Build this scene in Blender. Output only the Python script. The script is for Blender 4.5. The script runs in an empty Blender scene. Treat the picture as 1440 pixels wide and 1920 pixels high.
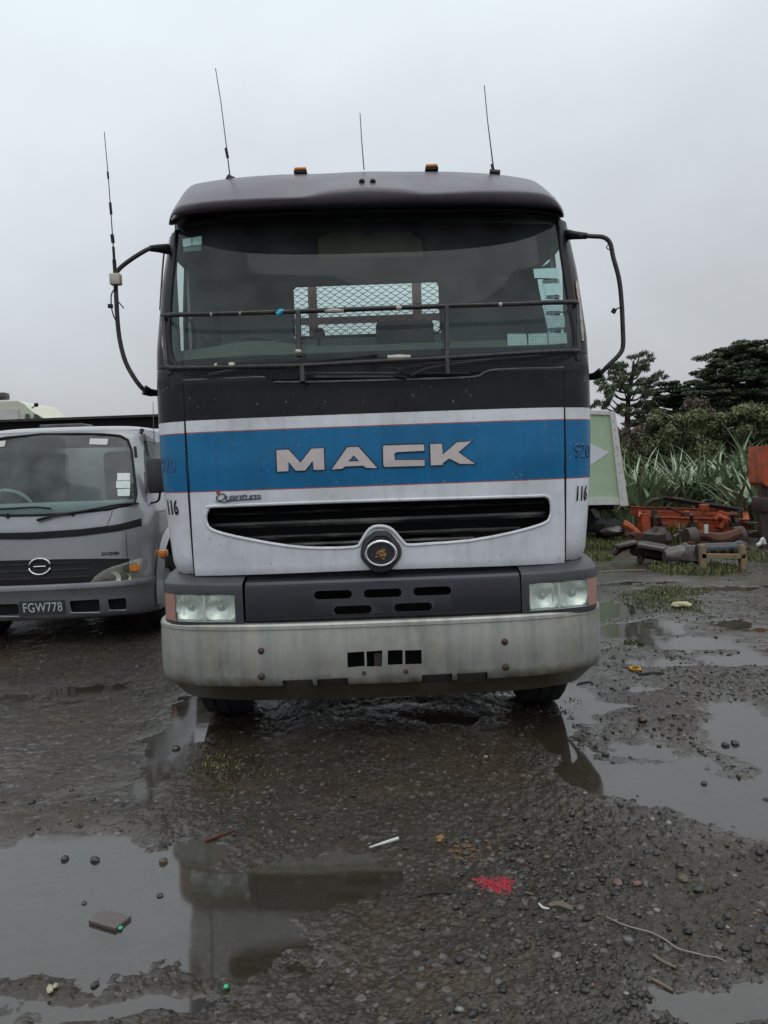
import bpy, bmesh, math, random
import numpy as np
from mathutils import Vector, Matrix, geometry
R = math.radians
random.seed(7)
SC = bpy.context.scene
COL = SC.collection
# ------------------------------------------------------------------ camera
FPX, CAM_H, ROLL, PITCH = 1450.0, 1.55, R(2.1), R(3.16)
CAMP = Vector((0, 0, CAM_H))
_cr, _sr, _cp, _sp = math.cos(ROLL), math.sin(ROLL), math.cos(PITCH), math.sin(PITCH)
_R0, _U0, _F0 = Vector((1, 0, 0)), Vector((0, _sp, _cp)), Vector((0, _cp, -_sp))
_XC = _R0*_cr - _U0*_sr
_YC = _R0*_sr + _U0*_cr
cam = bpy.data.cameras.new('camera'); camo = bpy.data.objects.new('camera', cam); COL.objects.link(camo)
m = Matrix((_XC, _YC, -_F0)).transposed().to_4x4(); m.translation = CAMP
camo.matrix_world = m
cam.sensor_fit = 'VERTICAL'; cam.sensor_height = 36.0; cam.lens = 36.0*FPX/1920.0
cam.clip_start = 0.05; cam.clip_end = 2000
SC.camera = camo
# ------------------------------------------------------------------ overcast sky, soft sun, exposure
W = bpy.data.worlds.new('World'); SC.world = W; W.use_nodes = True
nt = W.node_tree; nt.nodes.clear()
def wn(t, **k):
    n = nt.nodes.new(t)
    for a, b in k.items(): setattr(n, a, b)
    return n
out = wn('ShaderNodeOutputWorld')
sky = wn('ShaderNodeTexSky', sky_type='NISHITA'); sky.sun_disc = False
sky.sun_elevation = R(72); sky.sun_rotation = R(200); sky.dust_density = 4
bg1 = wn('ShaderNodeBackground'); bg1.inputs[1].default_value = 0.08
bg2 = wn('ShaderNodeBackground'); bg2.inputs[1].default_value = 1.0
mixs = wn('ShaderNodeMixShader'); mixs.inputs[0].default_value = 0.90
tc = wn('ShaderNodeTexCoord'); sep = wn('ShaderNodeSeparateXYZ')
ns = wn('ShaderNodeTexNoise'); ns.inputs['Scale'].default_value = 1.7; ns.inputs['Detail'].default_value = 4; ns.inputs['Roughness'].default_value = 0.5
mp = wn('ShaderNodeMapping'); mp.inputs['Scale'].default_value = (1, 1, 1.7); mp.inputs['Location'].default_value = (.35, .1, .2)
add = wn('ShaderNodeMath', operation='MULTIPLY_ADD'); add.inputs[1].default_value = 0.52; 
sub = wn('ShaderNodeMath', operation='SUBTRACT'); sub.inputs[1].default_value = 0.26
rp = wn('ShaderNodeValToRGB'); cr = rp.color_ramp
stops = [(0.0, (.47, .49, .52)), (0.16, (.58, .605, .635)), (0.33, (.75, .80, .85)), (0.50, (.89, .98, 1.02)), (0.75, (1.05, 1.14, 1.18)), (1.0, (1.2, 1.28, 1.32))]
cr.elements[0].position = 0; cr.elements[0].color = (*stops[0][1], 1)
cr.elements[1].position = 1; cr.elements[1].color = (*stops[-1][1], 1)
for p, c in stops[1:-1]:
    e = cr.elements.new(p); e.color = (*c, 1)
L = nt.links.new
L(tc.outputs['Generated'], sep.inputs[0]); L(tc.outputs['Generated'], mp.inputs[0]); L(mp.outputs[0], ns.inputs['Vector'])
L(ns.outputs[0], add.inputs[0]); L(sep.outputs[2], add.inputs[2]); L(add.outputs[0], sub.inputs[0]); L(sub.outputs[0], rp.inputs[0])
L(rp.outputs[0], bg2.inputs[0]); L(sky.outputs[0], bg1.inputs[0]); L(bg1.outputs[0], mixs.inputs[1]); L(bg2.outputs[0], mixs.inputs[2]); L(mixs.outputs[0], out.inputs[0])
sl = bpy.data.lights.new('sun', 'SUN'); sl.energy = 0.5; sl.angle = R(50); sl.color = (1, .98, .95)
so = bpy.data.objects.new('sun', sl); COL.objects.link(so); so.rotation_euler = (R(18), 0, R(20)); so.location = (0, -5, 20)
SC.view_settings.view_transform = 'Standard'; SC.view_settings.look = 'None'
SC.view_settings.exposure = 0.0; SC.view_settings.gamma = 1
SC.cycles.use_denoising = True; SC.cycles.max_bounces = 7; SC.cycles.transparent_max_bounces = 24
SC.cycles.caustics_reflective = False; SC.cycles.caustics_refractive = False
try: SC.cycles.denoiser = 'OPENIMAGEDENOISE'
except Exception: pass
# ------------------------------------------------------------------ helpers
def rdir(u, v):
    dx, dy = (u-720)/FPX, (960-v)/FPX
    return _XC*dx + _YC*dy + _F0
def at(u, v, Y):
    d = rdir(u, v); return CAMP + d*(Y/d.y)
def gnd(u, v, z=0.0):
    d = rdir(u, v); return CAMP + d*((z-CAM_H)/d.z)
class MB:
    def __init__(s): s.v = []; s.f = []; s.mi = []; s.cur = 0
    def add(s, vs, fs):
        b = len(s.v); s.v += [tuple(p) for p in vs]
        for f in fs: s.f.append(tuple(b+i for i in f)); s.mi.append(s.cur)
    def box(s, c, d, rot=None):
        hx, hy, hz = d[0]/2, d[1]/2, d[2]/2
        P = [Vector((x, y, z)) for x in (-hx, hx) for y in (-hy, hy) for z in (-hz, hz)]
        if rot is not None: P = [rot @ p for p in P]
        c = Vector(c)
        s.add([p+c for p in P], [(0,1,3,2),(4,6,7,5),(0,4,5,1),(2,3,7,6),(0,2,6,4),(1,5,7,3)])
    def bar(s, a, b, w, h):
        a, b = Vector(a), Vector(b); d = b-a
        q = d.to_track_quat('Y', 'Z').to_matrix()
        s.box((a+b)/2, (w, d.length, h), q)
    def tube(s, pts, r, n=8, cap=True, closed=False):
        pts = [Vector(p) for p in pts]; N = len(pts)
        rs = r if isinstance(r, (list, tuple)) else [r]*N
        up = None; rings = []
        for i, p in enumerate(pts):
            if closed: t = pts[(i+1) % N]-pts[i-1]
            else: t = pts[min(i+1, N-1)]-pts[max(i-1, 0)]
            if t.length < 1e-9: t = Vector((0, 0, 1))
            t.normalize()
            if up is None: up = t.orthogonal().normalized()
            up = (up - t*up.dot(t))
            if up.length < 1e-6: up = t.orthogonal()
            up.normalize(); w = t.cross(up)
            rings.append([p+(up*math.cos(2*math.pi*k/n)+w*math.sin(2*math.pi*k/n))*rs[i] for k in range(n)])
        vs = [q for ring in rings for q in ring]; fs = []
        M = N if closed else N-1
        for i in range(M):
            j = (i+1) % N
            for k in range(n):
                fs.append((i*n+k, i*n+(k+1) % n, j*n+(k+1) % n, j*n+k))
        if cap and not closed:
            fs.append(tuple(range(n))[::-1]); fs.append(tuple((N-1)*n+k for k in range(n)))
        s.add(vs, fs)
    def grid(s, rows, closed=False):
        n = len(rows[0]); vs = [p for r in rows for p in r]; fs = []
        for i in range(len(rows)-1):
            for k in range(n if closed else n-1):
                fs.append((i*n+k, i*n+(k+1) % n, (i+1)*n+(k+1) % n, (i+1)*n+k))
        s.add(vs, fs)
    def prism(s, poly, back):
        """poly: list of Vector outline, back: offset vector"""
        n = len(poly); back = Vector(back)
        tri = geometry.tessellate_polygon([[Vector(p) for p in poly]])
        vs = [Vector(p) for p in poly] + [Vector(p)+back for p in poly]
        fs = [tuple(t) for t in tri] + [tuple(n+i for i in t[::-1]) for t in tri]
        fs += [(i, (i+1) % n, n+(i+1) % n, n+i) for i in range(n)]
        s.add(vs, fs)
    def lathe(s, prof, c, axis='X', n=32):
        """prof: (axial, radius)"""
        rows = []
        for a, r in prof:
            row = []
            for k in range(n):
                t = 2*math.pi*k/n; q = (r*math.cos(t), r*math.sin(t))
                p = {'X': (a, q[0], q[1]), 'Y': (q[0], a, q[1]), 'Z': (q[0], q[1], a)}[axis]
                row.append(Vector(p)+Vector(c))
            rows.append(row)
        s.grid(rows, closed=True)
    def ell(s, c, r, n=10, m=6, rot=None, jit=0):
        rows = []
        for i in range(m+1):
            ph = math.pi*i/m; row = []
            for k in range(n):
                t = 2*math.pi*k/n; j = 1+random.uniform(-jit, jit)
                p = Vector((r[0]*math.sin(ph)*math.cos(t)*j, r[1]*math.sin(ph)*math.sin(t)*j, r[2]*math.cos(ph)*j))
                if rot is not None: p = rot @ p
                row.append(p+Vector(c))
            rows.append(row)
        s.grid(rows, closed=True)
    def build(s, name, mat, parent=None, smooth=True, ang=35, solid=0, bevel=0, sub=0):
        me = bpy.data.meshes.new(name); me.from_pydata(s.v, [], s.f)
        mats = mat if isinstance(mat, (list, tuple)) else [mat]
        for mm in mats: me.materials.append(mm)
        if len(mats) > 1: me.polygons.foreach_set('material_index', s.mi)
        bm = bmesh.new(); bm.from_mesh(me)
        bmesh.ops.remove_doubles(bm, verts=bm.verts, dist=1e-5)
        bmesh.ops.recalc_face_normals(bm, faces=bm.faces)
        if solid:
            # every open island faces the front
            todo = set(bm.faces)
            while todo:
                f0 = todo.pop(); isl = [f0]; st = [f0]
                while st:
                    f = st.pop()
                    for e in f.edges:
                        for g in e.link_faces:
                            if g in todo: todo.discard(g); isl.append(g); st.append(g)
                if sum(f.normal.y*f.calc_area() for f in isl) > 0: bmesh.ops.reverse_faces(bm, faces=isl)
        bm.to_mesh(me); bm.free()
        o = bpy.data.objects.new(name, me); COL.objects.link(o)
        if solid or bevel:
            if solid:
                md = o.modifiers.new('s', 'SOLIDIFY'); md.thickness = abs(solid); md.offset = -1 if solid > 0 else 1
            if bevel:
                md = o.modifiers.new('b', 'BEVEL'); md.width = bevel; md.segments = 2; md.limit_method = 'ANGLE'; md.angle_limit = R(30)
            bake(o)
        me = o.data
        if smooth:
            me.polygons.foreach_set('use_smooth', [True]*len(me.polygons)); me.set_sharp_from_angle(angle=R(ang))
        if parent is not None: setpar(o, parent)
        return o
def bake(o):
    dg = bpy.context.evaluated_depsgraph_get()
    me = bpy.data.meshes.new_from_object(o.evaluated_get(dg)); me.name = o.name
    o.modifiers.clear(); o.data = me
def setpar(o, p):
    o.parent = p
    q = p; loc = Vector((0, 0, 0))
    while q is not None and q.type == 'EMPTY':
        loc += q.location; q = q.parent
    if p.type == 'EMPTY': o.matrix_parent_inverse = Matrix.Translation(-loc)
def cut(o, cutters):
    for c in cutters:
        md = o.modifiers.new('c', 'BOOLEAN'); md.operation = 'DIFFERENCE'; md.solver = 'EXACT'; md.object = c
    bake(o)
    for c in cutters: bpy.data.objects.remove(c)
    me = o.data
    me.polygons.foreach_set('use_smooth', [True]*len(me.polygons)); me.set_sharp_from_angle(angle=R(30))
def tag(o, label=None, cat=None, group=None, kind=None):
    if label: o['label'] = label
    if cat: o['category'] = cat
    if group: o['group'] = group
    if kind: o['kind'] = kind
    return o
def empty(name, loc, label=None, cat=None, group=None):
    o = bpy.data.objects.new(name, None); COL.objects.link(o); o.location = loc; o.empty_display_size = .2
    return tag(o, label, cat, group)
def copy_tree(o, parent=None):
    c = o.copy(); COL.objects.link(c)
    if parent is not None: c.parent = parent
    for ch in [x for x in bpy.data.objects if x.parent == o]: copy_tree(ch, c)
    return c
def smooth_path(pts, n=6, closed=False):
    P = [Vector(p) for p in pts]; out_ = []; N = len(P)
    rng = N if closed else N-1
    for i in range(rng):
        p0 = P[i-1] if (i > 0 or closed) else P[0]; p1 = P[i]; p2 = P[(i+1) % N]; p3 = P[(i+2) % N] if (closed or i+2 < N) else P[-1]
        for k in range(n):
            t = k/n
            out_.append(0.5*((2*p1)+(p2-p0)*t+(2*p0-5*p1+4*p2-p3)*t*t+(3*p1-p0-3*p2+p3)*t**3))
    if not closed: out_.append(P[-1])
    return out_
# ------------------------------------------------------------------ materials
def mat(name, col, rough=.5, metal=0., var=0., vscale=6., bump=0., bscale=40., spec=.5, coat=0., dirt=None, dscale=3., damt=.5, rvar=0., stretch=None):
    m = bpy.data.materials.new(name); m.use_nodes = True; t = m.node_tree; N = t.nodes; b = N['Principled BSDF']
    b.inputs['Base Color'].default_value = (*col, 1); b.inputs['Roughness'].default_value = rough; b.inputs['Metallic'].default_value = metal
    b.inputs['Specular IOR Level'].default_value = spec; b.inputs['Coat Weight'].default_value = coat; b.inputs['Coat Roughness'].default_value = .08
    tc = N.new('ShaderNodeTexCoord'); src = tc.outputs['Object']
    if stretch:
        mp = N.new('ShaderNodeMapping'); mp.inputs['Scale'].default_value = stretch; t.links.new(src, mp.inputs[0]); src = mp.outputs[0]
    colout = None
    if var:
        n = N.new('ShaderNodeTexNoise'); n.inputs['Scale'].default_value = vscale; n.inputs['Detail'].default_value = 5; n.inputs['Roughness'].default_value = .65
        t.links.new(src, n.inputs['Vector'])
        mr = N.new('ShaderNodeMapRange'); mr.inputs[1].default_value = .25; mr.inputs[2].default_value = .75; mr.inputs[3].default_value = 1-var; mr.inputs[4].default_value = 1+var
        t.links.new(n.outputs[0], mr.inputs[0])
        mx = N.new('ShaderNodeMix'); mx.data_type = 'RGBA'; mx.blend_type = 'MULTIPLY'; mx.inputs[0].default_value = 1
        mx.inputs[6].default_value = (*col, 1); t.links.new(mr.outputs[0], mx.inputs[7]); colout = mx.outputs[2]
        if rvar:
            mr2 = N.new('ShaderNodeMapRange'); mr2.inputs[3].default_value = max(rough-rvar, .02); mr2.inputs[4].default_value = min(rough+rvar, 1)
            t.links.new(n.outputs[0], mr2.inputs[0]); t.links.new(mr2.outputs[0], b.inputs['Roughness'])
    if dirt:
        n2 = N.new('ShaderNodeTexNoise'); n2.inputs['Scale'].default_value = dscale; n2.inputs['Detail'].default_value = 8; n2.inputs['Roughness'].default_value = .7
        t.links.new(src, n2.inputs['Vector'])
        mr3 = N.new('ShaderNodeMapRange'); mr3.inputs[1].default_value = .45; mr3.inputs[2].default_value = .72; mr3.inputs[4].default_value = damt
        t.links.new(n2.outputs[0], mr3.inputs[0])
        m2 = N.new('ShaderNodeMix'); m2.data_type = 'RGBA'; t.links.new(mr3.outputs[0], m2.inputs[0])
        if colout: t.links.new(colout, m2.inputs[6])
        else: m2.inputs[6].default_value = (*col, 1)
        m2.inputs[7].default_value = (*dirt, 1); colout = m2.outputs[2]
    if colout: t.links.new(colout, b.inputs['Base Color'])
    if bump:
        n3 = N.new('ShaderNodeTexNoise'); n3.inputs['Scale'].default_value = bscale; n3.inputs['Detail'].default_value = 4
        t.links.new(tc.outputs['Object'], n3.inputs['Vector'])
        bp = N.new('ShaderNodeBump'); bp.inputs['Strength'].default_value = bump; bp.inputs['Distance'].default_value = .01
        t.links.new(n3.outputs[0], bp.inputs['Height']); t.links.new(bp.outputs[0], b.inputs['Normal'])
    return m
def thin_ior(t, fr, ior):
    # a thin sheet reflects alike from both sides
    N = t.nodes; g = N.new('ShaderNodeNewGeometry'); q = N.new('ShaderNodeMapRange'); q.inputs[3].default_value = ior; q.inputs[4].default_value = 1/ior
    t.links.new(g.outputs['Backfacing'], q.inputs[0]); t.links.new(q.outputs[0], fr.inputs[0])
def glass_mat(name, tint, ior=1.5, rough=0.0, haze=0.0, hcol=(.5, .55, .52)):
    m = bpy.data.materials.new(name); m.use_nodes = True; t = m.node_tree; N = t.nodes; N.clear(); l = t.links.new
    o = N.new('ShaderNodeOutputMaterial'); tr = N.new('ShaderNodeBsdfTransparent'); tr.inputs[0].default_value = (*tint, 1)
    gl = N.new('ShaderNodeBsdfGlossy'); gl.inputs['Roughness'].default_value = rough; fr = N.new('ShaderNodeFresnel'); thin_ior(t, fr, ior)
    mx = N.new('ShaderNodeMixShader'); l(fr.outputs[0], mx.inputs[0]); l(gl.outputs[0], mx.inputs[2])
    if haze:
        df = N.new('ShaderNodeBsdfDiffuse'); df.inputs[0].default_value = (*hcol, 1); m2 = N.new('ShaderNodeMixShader')
        n = N.new('ShaderNodeTexNoise'); n.inputs['Scale'].default_value = 5; n.inputs['Detail'].default_value = 8; tc = N.new('ShaderNodeTexCoord'); l(tc.outputs['Object'], n.inputs['Vector'])
        mr = N.new('ShaderNodeMapRange'); mr.inputs[1].default_value = .3; mr.inputs[2].default_value = .8; mr.inputs[3].default_value = haze*.3; mr.inputs[4].default_value = haze*1.6; l(n.outputs[0], mr.inputs[0])
        l(mr.outputs[0], m2.inputs[0]); l(tr.outputs[0], m2.inputs[1]); l(df.outputs[0], m2.inputs[2]); l(m2.outputs[0], mx.inputs[1])
    else: l(tr.outputs[0], mx.inputs[1])
    l(mx.outputs[0], o.inputs[0]); return m
M = {}
M['black'] = mat('black_plastic', (.009, .009, .010), .45, var=.3, spec=.3)
M['rubber'] = mat('rubber', (.012, .012, .012), .75, var=.3, bump=.3)
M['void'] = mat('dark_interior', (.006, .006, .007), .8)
M['darkmetal'] = mat('dark_metal', (.02, .02, .022), .45, .3, var=.4, vscale=12, dirt=(.12, .09, .06), dscale=9, damt=.35)
M['chrome'] = mat('chrome', (.75, .76, .78), .12, 1., var=.2, vscale=30)
M['steelw'] = mat('whip_steel', (.10, .10, .11), .4, .6)
M['visor'] = mat('matte_purple_black', (.058, .042, .062), .33, 0, var=.35, vscale=5, dirt=(.095, .075, .095), dscale=2.2, damt=.6, rvar=.12, bump=.05, bscale=120)
M['housing'] = mat('grey_plastic', (.055, .058, .064), .42, 0, var=.2, vscale=8, bump=.05, bscale=200, rvar=.1)
M['vent'] = mat('dark_slate_plastic', (.034, .036, .046), .32, 0, var=.18, vscale=7, bump=.04, bscale=200, dirt=(.03, .032, .035), dscale=5, damt=.6)
M['guard'] = mat('black_tube_paint', (.012, .012, .013), .38, 0, var=.3, vscale=30, dirt=(.2, .18, .15), dscale=24, damt=.25)
M['chip'] = mat('bare_primer', (.5, .46, .40), .6, var=.2, vscale=50)
M['rust'] = mat('rust', (.085, .032, .018), .8, 0, var=.5, vscale=30, bump=.5, bscale=60)
M['letter'] = mat('letter_vinyl', (.60, .53, .53), .4, var=.06, vscale=20)
M['inkblack'] = mat('ink_black', (.01, .01, .014), .4)
M['badge'] = mat('tarnished_badge', (.10, .11, .12), .35, .6, var=.4, vscale=60)
M['gold'] = mat('worn_gold', (.30, .17, .08), .5, .5, var=.5, vscale=60, bump=.6, bscale=90)
M['redpaint'] = mat('red_dot', (.42, .06, .05), .5)
M['ghost'] = mat('faded_dark_blue', (.018, .105, .24), .3)
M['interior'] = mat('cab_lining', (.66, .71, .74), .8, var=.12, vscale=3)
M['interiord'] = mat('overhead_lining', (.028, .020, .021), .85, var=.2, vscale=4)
M['dash'] = mat('dashboard', (.14, .15, .12), .7, var=.15, vscale=5)
M['seat'] = mat('seat_cloth', (.04, .045, .047), .9, var=.2, vscale=20)
M['olive'] = mat('dull_yellow_panel', (.26, .25, .15), .7, var=.15, vscale=6)
M['sticker'] = mat('pale_label', (.72, .78, .78), .6, var=.12, vscale=25)
M['stickerd'] = mat('label_print', (.10, .16, .17), .6, var=.3, vscale=60)
M['redframe'] = mat('dull_red_steel', (.28, .13, .12), .6, var=.2, vscale=10)
M['meshm'] = mat('expanded_steel', (.05, .055, .06), .6)
M['amber'] = mat('amber_lens', (.75, .22, .03), .25, var=.2, vscale=40)
M['pinkamber'] = mat('faded_indicator_lens', (.42, .22, .18), .3, var=.15, vscale=60)
M['cyan'] = mat('cyan_tape', (.02, .42, .62), .5)
M['glass'] = glass_mat('windscreen_glass', (.76, .90, .88), 1.36, haze=.07, hcol=(.44, .50, .51))
M['glass2'] = glass_mat('silver_truck_glass', (.50, .60, .58), 1.5, haze=.14, hcol=(.42, .48, .47))
M['lens'] = glass_mat('lamp_lens', (.92, .95, .92), 1.5, .02, haze=.16, hcol=(.78, .84, .78))
M['reflector'] = mat('lamp_reflector', (.86, .90, .86), .28, .7, var=.2, vscale=14)
M['silver'] = mat('silver_paint', (.30, .31, .33), .30, .25, var=.05, vscale=3, coat=1., dirt=(.22, .22, .23), dscale=2, damt=.5)
M['silverd'] = mat('silver_bumper_paint', (.27, .28, .30), .35, .3, var=.08, coat=.3, dirt=(.10, .10, .10), dscale=3, damt=.6)
M['cream'] = mat('cream_paint', (.62, .62, .50), .5, var=.08)
M['palegreen'] = mat('pale_green_panel', (.40, .53, .36), .55, var=.06, vscale=3, dirt=(.3, .38, .26), dscale=2, damt=.5)
M['offwhite'] = mat('off_white_frame', (.62, .62, .60), .5, var=.08, dirt=(.35, .30, .24), dscale=6, damt=.6)
M['diamond'] = mat('white_diamond', (.66, .68, .72), .5)
M['orange'] = mat('faded_orange_paint', (.40, .070, .022), .55, var=.4, vscale=7, dirt=(.05, .022, .015), dscale=5, damt=1.0, bump=.3)
M['scrap'] = mat('dark_scrap_steel', (.035, .027, .024), .5, .2, var=.5, vscale=14, dirt=(.10, .05, .03), dscale=8, damt=.7, bump=.5)
M['scrapgrey'] = mat('wet_grey_steel', (.10, .09, .085), .35, .3, var=.3, vscale=14, dirt=(.05, .03, .025), dscale=9, damt=.8)
M['wood'] = mat('old_timber', (.22, .16, .09), .75, var=.4, vscale=14, bump=.4)
M['tarmat'] = mat('tarp_black', (.006, .005, .006), .85, var=.3, spec=.2)
M['rearglass'] = glass_mat('rear_glass', (.92, .96, .95), 1.3)
def livery_mat():
    """painted bands at fixed heights on the bodywork, chips and road film"""
    m = bpy.data.materials.new('livery_paint'); m.use_nodes = True; t = m.node_tree; N = t.nodes; l = t.links.new; b = N['Principled BSDF']
    tc = N.new('ShaderNodeTexCoord'); sp = N.new('ShaderNodeSeparateXYZ'); l(tc.outputs['Object'], sp.inputs[0])
    rp = N.new('ShaderNodeValToRGB'); rp.color_ramp.interpolation = 'CONSTANT'
    mr = N.new('ShaderNodeMapRange'); mr.inputs[1].default_value = .9; mr.inputs[2].default_value = 2.3; l(sp.outputs[2], mr.inputs[0]); l(mr.outputs[0], rp.inputs[0])
    white, red, blue, blk = (.78, .80, .85), (.50, .10, .09), (.010, .165, .37), (.008, .008, .011)
    st = [(.9, white), (ZB0, red), (ZB0+.006, blue), (ZB1, red), (ZB1+.006, white), (ZB2, blk)]
    e = rp.color_ramp.elements
    e[0].position = 0; e[0].color = (*white, 1); e[1].position = (ZB2-.9)/1.4; e[1].color = (*blk, 1)
    for z, c in st[1:-1]:
        q = e.new((z-.9)/1.4); q.color = (*c, 1)
    n = N.new('ShaderNodeTexNoise'); n.inputs['Scale'].default_value = 2.5; n.inputs['Detail'].default_value = 8; n.inputs['Roughness'].default_value = .7; l(tc.outputs['Object'], n.inputs['Vector'])
    mr2 = N.new('ShaderNodeMapRange'); mr2.inputs[1].default_value = .42; mr2.inputs[2].default_value = .8; mr2.inputs[4].default_value = .55; l(n.outputs[0], mr2.inputs[0])
    mx = N.new('ShaderNodeMix'); mx.data_type = 'RGBA'; mx.blend_type = 'MULTIPLY'; l(mr2.outputs[0], mx.inputs[0]); l(rp.outputs[0], mx.inputs[6]); mx.inputs[7].default_value = (.36, .36, .32, 1)
    # small chips and droppings
    vo = N.new('ShaderNodeTexVoronoi'); vo.inputs['Scale'].default_value = 26; vo.inputs['Randomness'].default_value = 1
    n2 = N.new('ShaderNodeTexNoise'); n2.inputs['Scale'].default_value = 9; l(tc.outputs['Object'], n2.inputs['Vector']); l(tc.outputs['Object'], vo.inputs['Vector'])
    mr3 = N.new('ShaderNodeMapRange'); mr3.inputs[1].default_value = .40; mr3.inputs[2].default_value = .66; mr3.inputs[3].default_value = .0; mr3.inputs[4].default_value = .17; l(n2.outputs[0], mr3.inputs[0])
    lt = N.new('ShaderNodeMath'); lt.operation = 'LESS_THAN'; l(vo.outputs['Distance'], lt.inputs[0]); l(mr3.outputs[0], lt.inputs[1])
    ml = N.new('ShaderNodeMath'); ml.operation = 'MULTIPLY'; l(lt.outputs[0], ml.inputs[0]); ml.inputs[1].default_value = .55
    m2 = N.new('ShaderNodeMix'); m2.data_type = 'RGBA'; l(ml.outputs[0], m2.inputs[0]); l(mx.outputs[2], m2.inputs[6]); m2.inputs[7].default_value = (.30, .27, .22, 1)
    # road film, vertical run marks
    mp = N.new('ShaderNodeMapping'); mp.inputs['Scale'].default_value = (14, 14, 1.2); l(tc.outputs['Object'], mp.inputs[0])
    n4 = N.new('ShaderNodeTexNoise'); n4.inputs['Scale'].default_value = 1.5; n4.inputs['Detail'].default_value = 5; l(mp.outputs[0], n4.inputs['Vector'])
    mr5 = N.new('ShaderNodeMapRange'); mr5.inputs[1].default_value = .5; mr5.inputs[2].default_value = .8; mr5.inputs[4].default_value = .26; l(n4.outputs[0], mr5.inputs[0])
    m3 = N.new('ShaderNodeMix'); m3.data_type = 'RGBA'; l(mr5.outputs[0], m3.inputs[0]); l(m2.outputs[2], m3.inputs[6]); m3.blend_type = 'MULTIPLY'; m3.inputs[7].default_value = (.40, .41, .37, 1)
    # grey dust film smeared over the dark upper panel
    n7 = N.new('ShaderNodeTexNoise'); n7.inputs['Scale'].default_value = 4.5; n7.inputs['Detail'].default_value = 9; n7.inputs['Roughness'].default_value = .75; n7.inputs['Distortion'].default_value = .6; l(tc.outputs['Object'], n7.inputs['Vector'])
    r7 = N.new('ShaderNodeMapRange'); r7.inputs[1].default_value = .45; r7.inputs[2].default_value = .75; r7.inputs[4].default_value = .03; l(n7.outputs[0], r7.inputs[0])
    x7 = N.new('ShaderNodeMix'); x7.data_type = 'RGBA'; l(r7.outputs[0], x7.inputs[0]); l(m3.outputs[2], x7.inputs[6]); x7.inputs[7].default_value = (.42, .38, .33, 1)
    l(x7.outputs[2], b.inputs['Base Color'])
    mr4 = N.new('ShaderNodeMapRange'); mr4.inputs[3].default_value = .12; mr4.inputs[4].default_value = .38; l(n.outputs[0], mr4.inputs[0]); l(mr4.outputs[0], b.inputs['Roughness'])
    b.inputs['Coat Weight'].default_value = .04; b.inputs['Coat Roughness'].default_value = .1; b.inputs['Specular IOR Level'].default_value = .22
    n5 = N.new('ShaderNodeTexNoise'); n5.inputs['Scale'].default_value = 2.2; l(tc.outputs['Object'], n5.inputs['Vector'])
    bp = N.new('ShaderNodeBump'); bp.inputs['Strength'].default_value = .10; bp.inputs['Distance'].default_value = .05; l(n5.outputs[0], bp.inputs['Height']); l(bp.outputs[0], b.inputs['Normal'])
    return m
def alu_mat():
    """weathered aluminium bumper: streaks and a mud tide near the lower edge"""
    m = bpy.data.materials.new('weathered_aluminium'); m.use_nodes = True; t = m.node_tree; N = t.nodes; l = t.links.new; b = N['Principled BSDF']
    tc = N.new('ShaderNodeTexCoord'); sp = N.new('ShaderNodeSeparateXYZ'); l(tc.outputs['Object'], sp.inputs[0])
    mp = N.new('ShaderNodeMapping'); mp.inputs['Scale'].default_value = (9, 9, .7); l(tc.outputs['Object'], mp.inputs[0])
    n = N.new('ShaderNodeTexNoise'); n.inputs['Scale'].default_value = 1.6; n.inputs['Detail'].default_value = 6; n.inputs['Roughness'].default_value = .65; l(mp.outputs[0], n.inputs['Vector'])
    r = N.new('ShaderNodeValToRGB'); e = r.color_ramp.elements
    e[0].position = .25; e[0].color = (.25, .28, .26, 1); e[1].position = .72; e[1].color = (.48, .45, .39, 1)
    q = e.new(.5); q.color = (.38, .385, .355, 1); l(n.outputs[0], r.inputs[0])
    n2 = N.new('ShaderNodeTexNoise'); n2.inputs['Scale'].default_value = 11; n2.inputs['Detail'].default_value = 6; l(tc.outputs['Object'], n2.inputs['Vector'])
    a = N.new('ShaderNodeMath'); a.operation = 'MULTIPLY_ADD'; l(n2.outputs[0], a.inputs[0]); a.inputs[1].default_value = .10; l(sp.outputs[2], a.inputs[2])
    mr = N.new('ShaderNodeMapRange'); mr.inputs[1].default_value = BZ_MUD+.05; mr.inputs[2].default_value = BZ_MUD+.115; mr.inputs[3].default_value = .92; mr.inputs[4].default_value = 0; l(a.outputs[0], mr.inputs[0])
    mx = N.new('ShaderNodeMix'); mx.data_type = 'RGBA'; l(mr.outputs[0], mx.inputs[0]); l(r.outputs[0], mx.inputs[6]); mx.inputs[7].default_value = (.085, .074, .042, 1)
    n6 = N.new('ShaderNodeTexNoise'); n6.inputs['Scale'].default_value = 3.2; n6.inputs['Detail'].default_value = 9; n6.inputs['Roughness'].default_value = .72; l(tc.outputs['Object'], n6.inputs['Vector'])
    m6 = N.new('ShaderNodeMapRange'); m6.inputs[1].default_value = .46; m6.inputs[2].default_value = .72; m6.inputs[4].default_value = .8; l(n6.outputs[0], m6.inputs[0])
    x6 = N.new('ShaderNodeMix'); x6.data_type = 'RGBA'; x6.blend_type = 'MULTIPLY'; l(m6.outputs[0], x6.inputs[0]); l(mx.outputs[2], x6.inputs[6]); x6.inputs[7].default_value = (.62, .58, .48, 1)
    l(x6.outputs[2], b.inputs['Base Color']); b.inputs['Metallic'].default_value = .4; b.inputs['Roughness'].default_value = .38
    bp = N.new('ShaderNodeBump'); bp.inputs['Strength'].default_value = .12; bp.inputs['Distance'].default_value = .01; l(n2.outputs[0], bp.inputs['Height']); l(bp.outputs[0], b.inputs['Normal'])
    return m
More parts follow.
